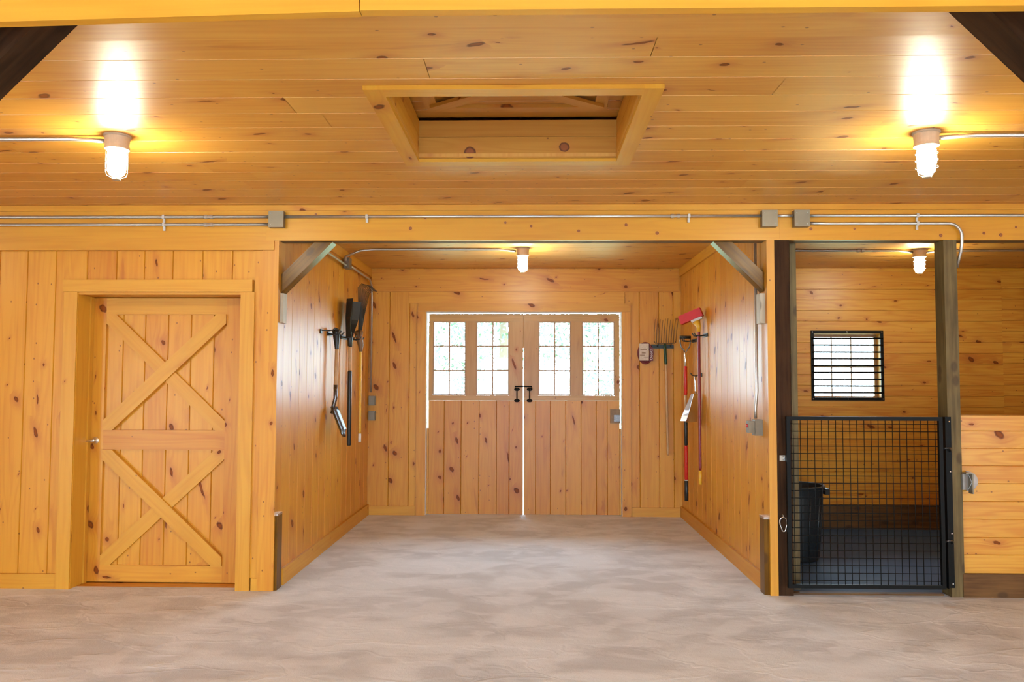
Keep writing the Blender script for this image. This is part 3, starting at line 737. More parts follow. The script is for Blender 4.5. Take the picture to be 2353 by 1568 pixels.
# ---- rest of the building shell (behind and beside the camera), doorway holes added for daylight
mb = MB(); planks(mb, (-XE, 0, 0), (0, 1, 0), (0, 0, 1), (1, 0, 0), steps(YR, YW, .213), 0, ZC, thick=.1, holes=[(-2.8, -.5, -.01, 2.2)]); struct(mb.build('wall_aisle_left', PINE))
mb = MB(); planks(mb, (XE, 0, 0), (0, 1, 0), (0, 0, 1), (-1, 0, 0), steps(YR, YB + .16, .213), ZS, ZC, thick=.1, holes=[(-2.8, -.5, -.13, 2.2)]); struct(mb.build('wall_aisle_right', PINE))
mb = MB(); planks(mb, (0, YR, 0), (1, 0, 0), (0, 0, 1), (0, 1, 0), steps(-XE, XE, .213), 0, ZC, thick=.1, holes=[(-1.3, 1.3, -.01, 2.2)]); struct(mb.build('wall_rear', PINE))

mb = MB(); mb.box(-XE - .1, XE + .1, YR - .1, YB + .18, 4.3, 4.4); mb.box(-XE - .1, -XE, YR - .1, YB + .18, ZC + .04, 4.3); mb.box(XE, XE + .1, YR - .1, YB + .18, ZC + .04, 4.3)
mb.box(-XE, XE, YR - .1, YR, ZC + .04, 4.3); mb.box(-XE, XE, YB + .0, YB + .16, ZC + .04, 4.3); struct(mb.build('wall_loft_lightstop', PINES))  # unseen loft shell added to stop daylight leaking past the hatch lid
mb = MB(); mb.box(-XE, XL - .10, YB, YB + .16, -.2, ZC + .03); mb.box(-XE - .1, -XE, YW + .001, YB + .16, -.2, ZC + .03); struct(mb.build('wall_tack_room_lightstop', PINE))  # unseen back walls added to stop daylight leaking round the door
struct(MB().box(-XE, XL - .051, YP - .059, YB, -.15, -.002).build('floor_tack_room', PINES))

# ================================================================== ELECTRICS
rc = .0115
def conduit(label, runs, couplings=(), straps=(), parent=None):
    p0 = Vector(runs[0])
    t = thing('electrical_conduit', label, 'conduit', runs[0])
    MB().tube(runs, rc, 10).build('pipe', GALV, t, smooth=True)
    for c in couplings:
        c = Vector(c); d = Vector((1, 0, 0)) if len(couplings) else None
        MB().tube([c - Vector((.035, 0, 0)), c - Vector((.034, 0, 0)), c - Vector((.012, 0, 0)), c - Vector((.010, 0, 0)), c + Vector((.010, 0, 0)), c + Vector((.012, 0, 0)), c + Vector((.034, 0, 0)), c + Vector((.035, 0, 0))],
                  [.012, .0165, .0165, .013, .013, .0165, .0165, .012], 10).build('coupling', GALV, t)
    for c in straps:
        c = Vector(c); mb = MB(); mb.box(c.x - .009, c.x + .009, YF - .004 if False else c.y - .013, c.y + .013, c.z - .014, c.z + .014); mb.box(c.x - .009, c.x + .009, c.y + .006, c.y + .013, c.z - .045, c.z - .014)
        MB.build(mb, 'strap', GALV, t)
    return t
def jbox(label, x0, x1, y0, y1, z0, z1, mat=None, group=None):
    t = thing('junction_box', label, 'junction box', ((x0 + x1) / 2, (y0 + y1) / 2, z0), group)
    MB().box(x0, x1, y0 + .004, y1, z0, z1).build('housing', mat or BOXG, t, bevel=.002)
    MB().box(x0 - .001, x1 + .001, y0, y0 + .0035, z0 - .001, z1 + .001).build('cover_plate', mat or BOXG, t, bevel=.001)
    for sx, sz in ((.15, .15), (.85, .15), (.15, .85), (.85, .85)):
        MB().lathe([(0, .003), (.003, .002), (.004, 0)], Matrix.Translation((x0 + (x1 - x0) * sx, y0 - .0001, z0 + (z1 - z0) * sz)) @ Matrix.Rotation(PI / 2, 4, 'X'), 8).build('screw', GALV, t)
    return t
yc = YF - .0255
bd = .062
fx = lambda px: XA(px, YF - bd, 500)
fz = lambda py: ZA(py, YF - bd, 1176)
zb_t, zb_b = fz(484), fz(521)
b1 = (fx(617), fx(651)); b2 = (fx(1752), fx(1787)); b3 = (fx(1826), fx(1861))
jbox('galvanised junction box on the header above the left post', b1[0], b1[1], YF - bd, YF - .0065, zb_b, zb_t)
jbox('galvanised junction box at the right end of the long conduit, left one of the pair', b2[0], b2[1], YF - bd, YF - .0065, zb_b, zb_t)
jbox('galvanised junction box where the bending conduit starts, right one of the pair', b3[0], b3[1], YF - bd, YF - .0065, zb_b, zb_t)
zu, zl = ZA(497.5, yc), ZA(515.5, yc)
conduit('upper conduit running left from the box above the left post', [(-XE, yc, zu), (b1[0] - .001, yc, zu)], [(XA(480, yc, 500), yc, zu)], [(XA(376, yc, 500), yc, zu)])
conduit('lower conduit running left from the box above the left post', [(-XE, yc, zl), (b1[0] - .001, yc, zl)], [(XA(480, yc, 500), yc, zl)], [(XA(377, yc, 500), yc, zl)])
conduit('long conduit running across the header above the bay', [(b1[1] + .001, yc, zu), (b2[0] - .001, yc, zu)], [(XA(1552, yc, 500), yc, zu)], [(XA(843, yc, 500), yc, zu), (XA(1583, yc, 500), yc, zu)])
conduit('short conduit stub joining the pair of junction boxes', [(b2[1] + .001, yc, zu), (b3[0] - .001, yc, zu)])
conduit('straight conduit running right from the box pair along the header', [(b3[1] + .001, yc, zu), (XE, yc, zu)], [], [(XA(2108, yc, 500), yc, zu)])
x5, xe5 = XA(2180, yc, 510), XA(2211, yc, 560)
r = xe5 - x5; arc = [(b3[1] + .001, yc, zl + .004), (XA(1900, yc, 510), yc, zl)] + [(x5 + r * math.sin(a), yc, zl - r + r * math.cos(a)) for a in [i * PI / 16 for i in range(9)]]
arc += [(xe5, yc, ZB - .02), (xe5 + .0, yc + .02, ZB - .08), (xe5 - .002, YF + .02, ZA(595, YF)), (xe5 - .006, YF + .045, ZA(612, YF)), (xe5 - .010, YF + .05, ZA(640, YF))]
arc = arc[:11] + [(xe5, yc + .005, ZB - .03), (xe5, yc + .02, ZB - .09), (xe5 - .003, yc + .045, ZB - .14), (xe5 - .006, yc + .07, ZB - .20)]
conduit('conduit bending down beside the gate hinge post', arc, [], [(XA(2108, yc, 515), yc, zl)])

def lamp(x, y, label, first=None):
    if first is None:
        t = thing('caged_ceiling_light', label, 'ceiling light', (x, y, ZC), 'caged jelly jar ceiling lights')
        M = Matrix.Translation((x, y, ZC))
        MB().lathe([(0, -.0005), (.070, -.0005), (.070, -.008), (.064, -.012), (.060, -.060), (.0, -.060)], M).build('mount', WMT, t, smooth=False)
        MB().lathe([(.0, -.061), (.063, -.061), (.063, -.078), (.055, -.082), (.0, -.082)], M).build('collar', WMT, t)
        g = MB().lathe([(.044, -.083), (.047, -.10), (.048, -.15), (.046, -.19), (.040, -.212), (.025, -.224), (.0, -.227)], M).build('globe', LAMP, t, smooth=True)
        mb = MB()
        for k in range(4):
            a = k * PI / 2 + .5; c, s = math.cos(a), math.sin(a)
            mb.tube([(x + c * .054, y + s * .054, ZC - .080), (x + c * .055, y + s * .055, ZC - .20), (x + c * .048, y + s * .048, ZC - .222), (x + c * .022, y + s * .022, ZC - .236)], .0018, 6)
        for zz_ in (.115, .150, .190):
            mb.tube([(x + .0555 * math.cos(i * PI / 12), y + .0555 * math.sin(i * PI / 12), ZC - zz_) for i in range(24)], .0018, 6, closed=True)
        mb.build('wire_guard', GALV, t, smooth=True)
        MB().lathe([(0, -.234), (.023, -.234), (.023, -.244), (0, -.246)], M, 16).build('guard_cap', WMT, t)
        return t
    r = first.copy(); C.objects.link(r); r.location = (x, y, ZC); r['label'] = label
    for ch in first.children:
        c = ch.copy(); C.objects.link(c); inv = ch.matrix_parent_inverse.copy(); c.parent = r; c.matrix_parent_inverse = inv
    return r
WMT = plain('cast lamp mount', (.55, .42, .28), .5, .2)
l1p = P(270, 312, Z=ZC)
l2p = P(2128, 304, Z=ZC)
la = lamp(l1p.x, l1p.y, 'caged ceiling light above the tack room door on the left')
lamp(l2p.x, l2p.y, 'caged ceiling light on the right in front of the stall', la)
YA = 8.0
l3x = XA(1201, YA, 590); l4x = XA(2113, 8.1, 600)
lamp(l3x, YA, 'caged ceiling light inside the open bay before the double doors', la)
lamp(l4x, 8.1, 'caged ceiling light inside the stall behind the gate', la)
for x_, y_, lab_ in ((-2.25, -2.2, 'unseen fill light added in the near aisle, left of the viewer'), (2.1, -2.2, 'unseen fill light added in the near aisle, right of the viewer'),
                     (-5.7, 4.28, 'unseen fill light added further left along the front wall'), (5.6, 4.28, 'unseen fill light added further right along the stall fronts')):
    lamp(x_, y_, lab_, la)  # lamp copies added out of view as fill, to brighten the room
zcc = ZC - .0125
conduit('ceiling conduit reaching the left ceiling light from the left', [(-5.6, l1p.y + .0, zcc - .005), (l1p.x - .25, l1p.y, zcc - .005), (l1p.x - .066, l1p.y, ZC - .03)])
conduit('ceiling conduit reaching the right ceiling light from the right', [(l2p.x + .066, l2p.y, ZC - .03), (l2p.x + .25, l2p.y, zcc - .005), (5.5, l2p.y, zcc - .005)])
conduit('ceiling conduit crossing the stall behind the gate', [(XR + .085, 8.1, zcc), (l4x - .2, 8.1, zcc), (l4x - .066, 8.1, ZC - .03)], [(XA(1977, 8.1, 575), 8.1, zcc)])
conduit('ceiling conduit running right from the stall ceiling light', [(l4x + .066, 8.1, ZC - .03), (l4x + .2, 8.1, zcc), (XE - .01, 8.1, zcc)])
# bay left wall box and its conduits
ybx = XL + .0
def Lw(px, py, off=.05): return P(px, py, X=XL + off)
cb = Lw(801, 606, .06)
jt = thing('junction_box', 'galvanised junction box high on the left wall of the bay', 'junction box', (XL + .03, cb.y, cb.z - .06))
MB().box(XL + .0225, XL + .075, cb.y - .055, cb.y + .055, cb.z - .055, cb.z + .055).build('housing', BOXG, jt, bevel=.003)
MB().box(XL + .0755, XL + .079, cb.y - .056, cb.y + .056, cb.z - .056, cb.z + .056).build('cover_plate', BOXG, jt, bevel=.001)
conduit('conduit from the bay ceiling light bending down to the wall box', [(l3x - .066, YA, ZC - .03), (l3x - .25, YA, zcc), (XL + .35, YA, zcc), (XL + .2, YA - .01, zcc - .012), (XL + .09, YA - .06, ZC - .08), (XL + .05, (YA + cb.y) / 2 - .05, cb.z + .06), (XL + .05, cb.y - .057 - .03, cb.z + .025), (XL + .05, cb.y - .057, cb.z + .025)])
conduit('conduit sloping behind the left knee brace to the wall box', [(XL + .05, YP + .03, cb.z - .005), (XL + .05, cb.y - .057, cb.z - .025)])
conduit('conduit running on behind the leaf rake to the far corner', [(XL + .04, cb.y + .057, cb.z), (XL + .036, YB - .18, cb.z - .01), (XL + .036, YB - .07, cb.z - .06), (XL + .036, YB - .036, cb.z - .22), (XL + .036, YB - .035, ZA(902, YB - .03, 845))])
def outlet(label, x, z, y, nm='outlet_box'):
    t = thing(nm, label, 'outlet box', (x, y, z - .055))
    MB().box(x - .03, x + .045, y - .055, y - .0005, z - .055, z + .055).build('housing', BOXG, t, bevel=.003)
    MB().box(x - .026, x + .041, y - .072, y - .0555, z - .045, z + .045).build('cover', BOXG, t, bevel=.006)
    return t
zo1, zo2 = ZA(921, YB, 850), ZA(953, YB, 850)
outlet('grey outlet box low on the far wall corner, upper of two', XL + .045, zo1 + 0.0, YB)
outlet('grey outlet box low on the far wall corner, lower of two', XL + .045, zo2 - .012, YB)
# right wall switch box with pipe
rp = P(1738, 800, X=XR - .03)
conduit('upright conduit dropping down the right wall of the bay', [(XR - .03, rp.y, ZC - .02), (XR - .03, rp.y, P(1738, 900, X=XR - .03).z), (XR - .045, rp.y - .01, P(1736, 940, X=XR - .04).z), (XR - .045, rp.y - .01, P(1733, 962, X=XR - .045).z)])
zt_, zb0 = P(1730, 963, X=XR - .04).z, P(1730, 999, X=XR - .04).z
sb = thing('switch_box', 'steel switch box with a red pilot button at the end of the upright conduit', 'switch', (XR - .03, rp.y, zb0))
MB().box(XR - .058, XR - .001, rp.y - .045, rp.y + .05, zb0, zt_).build('housing', BOXG, sb, bevel=.003)
MB().box(XR - .105, XR - .0585, rp.y - .035, rp.y + .04, zb0 + .02, zt_ - .012).build('cover', BOXG, sb, bevel=.014)
MB().lathe([(0, .012), (.012, .010), (.014, 0)], Matrix.Translation((XR - .1055, rp.y, (zb0 + zt_) / 2 + .012)) @ Matrix.Rotation(-PI / 2, 4, 'Y'), 14).build('button', REDP, sb)

# ================================================================== GATE
YG = 5.985
gx0, gx1 = XA(1807, YG, 1150), XA(2166, YG, 1150); gz1, gz0 = ZA(958, YG, 1990), ZA(1352, YG, 1990)
gt = thing('stall_gate', 'black wire mesh gate closing the stall doorway', 'gate', ((gx0 + gx1) / 2, YG, gz0))
q = .027
mb = MB(); mb.box(gx0, gx1, YG - q, YG, gz1 - q, gz1); mb.box(gx0, gx1, YG - q, YG, gz0, gz0 + q); mb.box(gx0, gx0 + q, YG - q, YG, gz0 + q, gz1 - q); mb.box(gx1 - q, gx1, YG - q, YG, gz0 + q, gz1 - q)
mb.build('gate_frame', BLACK, gt, bevel=.003)
mb = MB(); nx = 22; nz = 23
for i in range(1, nx): x = gx0 + (gx1 - gx0) * i / nx; mb.tube([(x, YG - q / 2 - .003, gz0 + .01), (x, YG - q / 2 - .003, gz1 - .01)], .0026, 6)
for i in range(1, nz): z = gz0 + (gz1 - gz0) * i / nz; mb.tube([(gx0 + .01, YG - q / 2 + .003, z), (gx1 - .01, YG - q / 2 + .003, z)], .0030, 6)
mb.build('wire_mesh', BLACK, gt, smooth=True)
hc = thing('hinge_channel', 'black steel hinge channel bolted down the gate hinge post', 'hinge', (XA(2181, YG, 1150), YF - .01, gz0))
cx0, cx1 = XA(2172, YF - .02, 1150), XA(2191, YF - .02, 1150)
mb = MB(); mb.box(cx0, cx1, YF - .012, YF - .0005, gz0, gz1); mb.box(cx0, cx0 + .006, YF - .045, YF - .0121, gz0, gz1); mb.build('channel', BLACK, hc, bevel=.001)
for py in (969, 1084, 1226, 1342):
    MB().lathe([(0, .006), (.005, .005), (.007, 0)], Matrix.Translation((cx1 - .015, YF - .0125, ZA(py, YF, 2186))) @ Matrix.Rotation(PI / 2, 4, 'X'), 10).build('bolt', STEEL, hc)
for py in (1032, 1243):
    z = ZA(py, YF, 2180); MB().tube([(gx1 + .007, YG - .02, z), (gx1 + .012, YG - .04, z + .012), (cx0 + .03, YF - .05, z + .010), (cx0 + .045, YF - .03, z - .01), (cx0 + .045, YF - .012, z - .02)], .006, 8).build('hinge_loop', DSTEEL, hc, smooth=True)
lp = P(1797, 1053, Y=YF); lt = thing('gate_latch', 'small grey latch plate on the dark post beside the gate', 'latch', (lp.x, YF, lp.z - .02))
MB().box(lp.x - .018, lp.x + .022, YF - .004, YF - .0003, lp.z - .02, lp.z + .02).build('plate', GALV, lt, bevel=.001)
MB().tube([(lp.x + .002, YF - .010, lp.z + .012), (lp.x + .014, YF - .014, lp.z), (lp.x + .002, YF - .010, lp.z - .012)], .003, 8).build('hook', STEEL, lt, smooth=True)
s = P(1799.5, 1186, Y=YF - .012); sh = thing('snap_hook', 'steel snap hook hanging on the dark post beside the gate', 'snap hook', (s.x, s.y, s.z - .12))
MB().tube([(s.x, YF - .002, s.z + .005), (s.x, YF - .014, s.z + .003), (s.x, YF - .016, s.z - .012), (s.x, YF - .006, s.z - .016)], .0028, 8).build('eye_screw', GALV, sh, smooth=True)
out = []
for i in range(28):
    a = 2 * PI * i / 28; zz_ = math.cos(a); wv = .027 * (1 + .35 * zz_) if zz_ > -.4 else .021
    out.append((s.x + math.sin(a) * wv * .92 + .004 * (1 - zz_) / 2, YF - .013, s.z - .062 + zz_ * .052))
MB().tube(out, .0048, 8, closed=True).build('ring', STEEL, sh, smooth=True)
# bowl on stall half wall
wb = P(2225, 1108, Y=YW - .06)
bw = thing('water_bowl', 'rounded light grey bowl fixed on the stall front right of the gate', 'bowl', (wb.x, YW - .05, wb.z - .07))
bx0 = XA(2207, YW - .05, 1100) + .020; bzt, bzb = ZA(1086, YW - .08, 2225), ZA(1131, YW - .08, 2225)
rows = []
for i in range(9):
    a = -PI / 2 + PI * i / 8
    rows.append([Vector((bx0 + .035 + math.cos(a) * .088 * f_ * (1 if math.cos(a) > 0 else 1), YW - .012 - .085 * (1 - f_) ** .6 * 1.0, (bzt + bzb) / 2 + math.sin(a) * .074 * f_)) for f_ in (1.0, .97, .9, .75, .5, .2, .02)])
MB().grid(rows).build('bowl_shell', LIDW, bw, smooth=True, solid=.004)
board('side_plate', bx0 - .005, bx0 + .045, YW - .05, YW - .001, bzb + .01, bzt - .015, plain('grey cast plate', (.30, .27, .24), .5, .5), bw)
MB().box(bx0 + .036, bx0 + .047, YW - .105, YW - .051, bzb - .012, bzt - .01).build('bracket', BOXG, bw, bevel=.002)
MB().box(bx0 - .006, bx0 + .034, YW - .10, YW - .051, bzt - .012, bzt - .001).build('top_bracket', BOXG, bw, bevel=.002)

# ================================================================== TRASH BIN
bX, bY = 2.53, 7.85; H = ZA(1122, bY - .29, 1850) - ZS - .0
bn = thing('trash_bin', 'dark grey round trash bin standing in the stall behind the gate', 'bin', (bX, bY, ZS))
M = Matrix.Translation((bX, bY, ZS))
R = XA(1892, bY, 1120) - bX
rb = R * .76
MB().lathe([(0, .001), (rb - .01, .001), (rb, .012), (rb + (R - .02 - rb) * .88, H * .88), (R - .018, H * .93), (R - .012, H * .96), (R, H * .965), (R + .004, H - .008), (R - .004, H), (R - .02, H - .004), (R - .03, H * .9), (rb - .006, .02), (0, .02)], M, 44).build('body', BIN, bn, smooth=False)
for k in range(12):
    a = k * PI / 6 + .26; c_, s_ = math.cos(a), math.sin(a)
    mb = MB(); w_ = .016
    pts = []
    for (rr, z) in ((rb - .002, .03), (rb + (R - .02 - rb) * .85, H * .84)): pts.append((rr, z))
    mb.tube([(bX + c_ * pts[0][0], bY + s_ * pts[0][0], ZS + pts[0][1]), (bX + c_ * pts[1][0], bY + s_ * pts[1][0], ZS + pts[1][1])], .010, 8)
    mb.build('rib', BIN, bn, smooth=True)
for s_ in (0, PI):
    c_ = math.cos(s_); x = bX + c_ * (R + .02)
    MB().box(x - .026, x + .014, bY - .07, bY + .07, ZS + H * .87, ZS + H * .95).build('handle', BIN, bn, bevel=.01)

# ================================================================== TOOLS, left wall
def wp(px, py, X): return P(px, py, X=X)
def straight(p0, p1, r, name, mat, par, n=12): return MB().tube([p0, Vector(p0) + (Vector(p1) - Vector(p0)) * .02, Vector(p0) + (Vector(p1) - Vector(p0)) * .98, p1], [r * .8, r, r, r * .8], n).build(name, mat, par, smooth=True)
xt_ = XL + .07
# hanger brackets
def hanger(label, X, z, side, ys, pad=.03):
    t = thing('tool_hanger', label, 'tool hanger', (X, ys[0], z))
    MB().box(X, X + side * .008, ys[0] - pad, ys[-1] + pad, z - .018, z + .018).build('back_plate', BLKP, t, bevel=.003)
    for yy in ys:
        MB().tube([(X + side * .009, yy, z), (X + side * .07, yy, z - .008), (X + side * .11, yy, z - .004), (X + side * .13, yy, z + .025)], .006, 8).build('hook', BLKP, t, smooth=True)
    return t
h1 = wp(757, 757, XL + .02); h2 = wp(812, 776, XL + .02)
ysh = wp(773, 758, XL + .07).y
hanger('black tool hanger holding the shovel on the left wall', XL + .001, wp(768, 768, XL + .05).z, 1, (ysh - .062, ysh + .062))
t_h = thing('wall_hook', 'empty black hook on the left wall beside the shovel', 'hook', (XL + .001, wp(742, 757, XL + .02).y, h1.z))
yh = wp(741, 757, XL + .02).y; zh = wp(741, 759, XL + .02).z
MB().box(XL + .001, XL + .012, yh - .02, yh + .03, zh - .03, zh + .01).build('plate', BLKP, t_h, bevel=.003)
MB().tube([(XL + .012, yh, zh), (XL + .07, yh + .03, zh - .002), (XL + .10, yh + .06, zh + .004), (XL + .115, yh + .08, zh + .026)], .006, 8).build('arm', BLKP, t_h, smooth=True)
y1_, y2_ = wp(803, 790, XL + .07).y, wp(818, 800, XL + .07).y + .05
hanger('black tool hanger behind the leaf rake on the left wall', XL + .001, wp(812, 779, XL + .05).z, 1, (y1_ - .10, y1_ + .05, y2_ - .065, y2_ + .065))
# shovel
a = wp(773, 758, xt_); b_ = wp(774, 800, xt_); c_ = wp(774, 886, xt_); d_ = wp(775, 915, xt_); e_ = wp(770, 936, xt_ + .0); Y0 = a.y
sv = thing('shovel', 'shovel hanging blade down on the left wall, wooden shaft with black grips', 'shovel', (xt_, Y0, wp(785, 1000, xt_).z))
MB().tube([a + Vector((0, -.045, 0)), a + Vector((0, .045, 0))], .016, 12).build('grip', BLKP, sv, smooth=True)
MB().tube([a, a + Vector((0, 0, -.04)), b_ + Vector((0, 0, .0)), b_ + Vector((0, 0, -.01))], [.042, .034, .020, .021], 12).build('collar', BLKP, sv, smooth=True)
straight(b_ + Vector((0, 0, -.01)), (xt_, Y0, c_.z), .0175, 'shaft', ASH, sv)
MB().tube([(xt_, Y0, c_.z + .005), (xt_, Y0, d_.z), (xt_ - .02, Y0, e_.z), (xt_ - .035, Y0, e_.z - .06)], [.019, .019, .018, .012], 12).build('socket', DSTEEL, sv, smooth=True)
zt0, zt1 = e_.z + .005, wp(785, 1000, xt_).z
rows = []
for i in range(9):
    t = i / 8; z = zt0 + (zt1 - zt0) * t
    hw = .10 if t < .62 else .10 * math.sqrt(max(0, 1 - ((t - .62) / .40) ** 2)) + .004
    if i == 0: hw = .085
    rows.append([Vector((xt_ - .045 + .115 * t + .030 * ((k / 3 - 1) ** 2) * (1.4 if t < .8 else .8), Y0 + (k / 3 - 1) * hw, z)) for k in range(7)])
MB().grid(rows).build('blade', DSTEEL, sv, smooth=True, solid=.003)
# black scoop with wooden shaft
Y1 = wp(803, 790, xt_).y
sc_ = thing('scoop_shovel', 'black scoop hanging blade up on the left wall with a long black grip', 'scoop', (xt_, Y1, wp(799, 1025, xt_).z))
zc0, zc1 = wp(806, 692, xt_).z, wp(803, 776, xt_).z
rows = []
for i in range(9):
    t = i / 8; z = zc0 + (zc1 - zc0) * t; hw = .19 - .03 * t if t < .55 else .1735 - .15 * (t - .55) / .45
    dep = .055 + .03 * (1 - t)
    rows.append([Vector((xt_ - .02 + (dep if abs(k - 4) == 4 else .0 if abs(k - 4) < 3 else .012) + .02 * (1 - t), Y1 - .05 + (k - 4) / 4 * hw, z)) for k in range(9)])
MB().grid(rows).build('blade', BLKP, sc_, smooth=False, solid=.004)
z_a, z_b, z_c = wp(802, 788, xt_).z, wp(800, 852, xt_).z, wp(798, 1025, xt_).z
MB().tube([(xt_, Y1, zc1 + .06), (xt_ + .005, Y1, zc1), (xt_ + .005, Y1, z_a - .035), (xt_, Y1, z_a - .04)], [.022, .026, .023, .018], 12).build('socket', BLKP, sc_, smooth=True)
straight((xt_ + .005, Y1, z_a - .03), (xt_ + .008, Y1 - .005, z_b), .0165, 'shaft', ASH, sc_)
straight((xt_ + .008, Y1 - .005, z_b), (xt_ + .012, Y1 - .02, z_c), .0215, 'grip', BLKP, sc_)
# leaf rake, yellow shaft
Y2 = wp(818, 800, xt_).y + .05
lr = thing('leaf_rake', 'black leaf rake hanging tines up on the left wall with a yellow shaft', 'rake', (xt_, Y2, wp(812, 1010, xt_).z))
zr0, zr1 = wp(817, 800, xt_).z, wp(838, 650, xt_ + .1).z
mb = MB(); mbt = MB(); nt_ = 13
xt_ = XL + .11
apex = Vector((xt_ - .02, Y2, zr0 + .12))
for k in range(nt_):
    f_ = k / (nt_ - 1) * 2 - 1
    tip = Vector((xt_ + .045, Y2 + .10 + f_ * .31, zr1 - .02 * abs(f_)))
    p1 = apex + Vector((.01, f_ * .03, 0)); p2 = apex.lerp(tip, .45); p2.x = xt_ - .005; p3 = apex.lerp(tip, .93); p3.x = xt_ + .005
    mbt.tube([p1, p2, p3, tip, tip + Vector((.045, .0, -.012))], [.0036, .0036, .0034, .0034, .003], 6)
mbt.build('tines', BLKP, lr, smooth=True)
q0, q1 = Vector((xt_ + .045, Y2 + .10 - .31, zr1)), Vector((xt_ + .045, Y2 + .10 + .31, zr1))
rows = []
for i in range(4):
    t = .02 + .26 * i / 3
    rows.append([Vector((xt_ - .004, 0, 0)) * 0 + apex.lerp(q0, t).lerp(apex.lerp(q1, t), k / 6) * 1 + Vector((-.012, 0, 0)) for k in range(7)])
MB().grid(rows).build('web', BLKP, lr, smooth=True, solid=.004)
MB().tube([apex + Vector((-.01, .02, .05)), apex, (xt_, Y2, zr0 + .03), (xt_, Y2 - .005, zr0 - .03), (xt_, Y2 - .005, zr0 - .04)], [.05, .035, .030, .018, .012], 12).build('ferrule', BROWN, lr, smooth=True)
zy = wp(813, 1000, xt_).z
straight((xt_, Y2 - .005, zr0 - .02), (xt_ + .01, Y2 - .05, zy), .0135, 'shaft', YEL, lr)
straight((xt_ + .01, Y2 - .05, zy), (xt_ + .011, Y2 - .052, zy - .09), .0155, 'end_cap', WHT, lr)

# ================================================================== TOOLS, right wall
xr = XR - .07
# broom
Yb = P(1607, 900, X=xr).y
br = thing('broom', 'push broom with a red head up and a maroon shaft on the right wall', 'broom', (xr, Yb, P(1606, 1112, X=xr).z))
zt0 = P(1610, 750, X=xr).z; z1 = P(1606, 1080, X=xr).z; z2 = P(1606, 1112, X=xr).z
straight((xr, Yb, zt0 - .03), (xr, Yb - .01, z1), .0145, 'shaft', MAR, br)
straight((xr, Yb - .01, z1), (xr, Yb - .012, z2), .0165, 'end_grip', YEL, br)
pn = P(1607, 745, X=xr)
MB().tube([(xr, Yb, zt0 - .05), (xr, Yb, zt0 + .0), (xr - .02, Yb + .02, zt0 + .05)], [.016, .022, .040], 12).build('socket', YEL, br, smooth=True)
hc0 = Vector((xr - .045, Yb + .03, P(1600, 734, X=xr).z))
Mh = Matrix.Translation(hc0) @ Matrix.Rotation(math.radians(-22), 4, 'Z') @ Matrix.Rotation(math.radians(-22), 4, 'Y')
MB().box(-.03, .085, -.035, .035, -.034, -.012, M=Mh).build('head_block', WHT, br, bevel=.006)
mb = MB(); mb.box(-.13, .10, -.048, .048, -.0115, .075, M=Mh); mb.build('bristles', RED, br, bevel=.008)
hanger('black tool hanger holding the broom on the right wall', XR - .001, P(1606, 772, X=XR - .05).z, -1, (Yb - .045, Yb + .045), .06)
# long red and black fork with steel D handle
Yf = P(1582, 900, X=xr).y
fk = thing('hay_fork', 'long red and black tool hanging by its steel yoke in the right corner', 'fork', (xr, Yf, P(1582, 1150, X=xr).z))
zz_ = lambda py: P(1582, py, X=xr).z
loop = [(xr, Yf - .0, zz_(806))]
yk = []
for i in range(13):
    a = -PI * .5 + PI * i / 12
for pts in ([(0, 0, 818), (-.012, 0, 806), (-.045, 0, 797), (-.055, 0, 786), (-.052, 0, 774)], [(0, 0, 818), (.012, 0, 806), (.045, 0, 797), (.055, 0, 786), (.052, 0, 774)]):
    yk.append([(xr - .03 + p[0], Yf, zz_(p[2])) for p in pts])
mb = MB()
for y_ in yk: mb.tube(y_, .007, 8)
mb.build('yoke', DSTEEL, fk, smooth=True)
MB().tube([(xr - .088, Yf, zz_(775)), (xr + .028, Yf, zz_(775))], .017, 12).build('handle', BLKP, fk, smooth=True)
for nm, p0, p1, r_, m_ in (('ferrule', 810, 842, .0145, CHROME), ('red_sleeve', 842, 908, .0185, REDP), ('shaft', 908, 955, .015, ASH), ('black_sleeve', 955, 1024, .0185, BLKP), ('red_sleeve', 1024, 1102, .0195, REDP), ('band', 1102, 1104, .021, WHT), ('black_sleeve', 1104, 1150, .0205, BLKP)):
    x_ = xr - .03 + .03 * min(1, (p0 - 810) / 150)
    straight((xr - .03, Yf, zz_(p0)), (xr - .03, Yf, zz_(p1)), r_, nm, m_, fk)
hanger('dark tool hanger above the long red tool in the right corner', XR - .001, zz_(783), -1, (Yf - .04, Yf + .04), .07)
# dustpan hanging on a hook
Yd = P(1592, 870, X=xr - .02).y
hk = thing('wall_hook', 'small black hook holding the steel dustpan on the right wall', 'hook', (XR, Yd, P(1597, 862, X=xr).z))
z_ = P(1597, 862, X=xr).z
MB().box(XR - .012, XR - .001, Yd - .03, Yd + .01, z_ - .02, z_ + .02).build('plate', BLKP, hk, bevel=.002)
MB().tube([(XR - .012, Yd - .01, z_), (XR - .06, Yd - .01, z_ - .01), (XR - .10, Yd - .01, z_ - .004), (XR - .115, Yd - .01, z_ + .02)], .006, 8).build('arm', BLKP, hk, smooth=True)
dp = thing('dustpan', 'shiny steel dustpan hanging mouth down on the right wall', 'dustpan', (XR - .07, Yd, P(1590, 970, X=xr - .04).z))
zd0, zd1 = P(1592, 905, X=xr).z, P(1590, 970, X=xr - .04).z
MB().tube([(XR - .075, Yd - .01, z_ - .005), (XR - .07, Yd - .01, z_ - .06), (XR - .062, Yd, zd0 + .03), (XR - .06, Yd, zd0 - .01)], [.006, .007, .008, .010], 8).build('handle', STEEL, dp, smooth=True)
rows = []
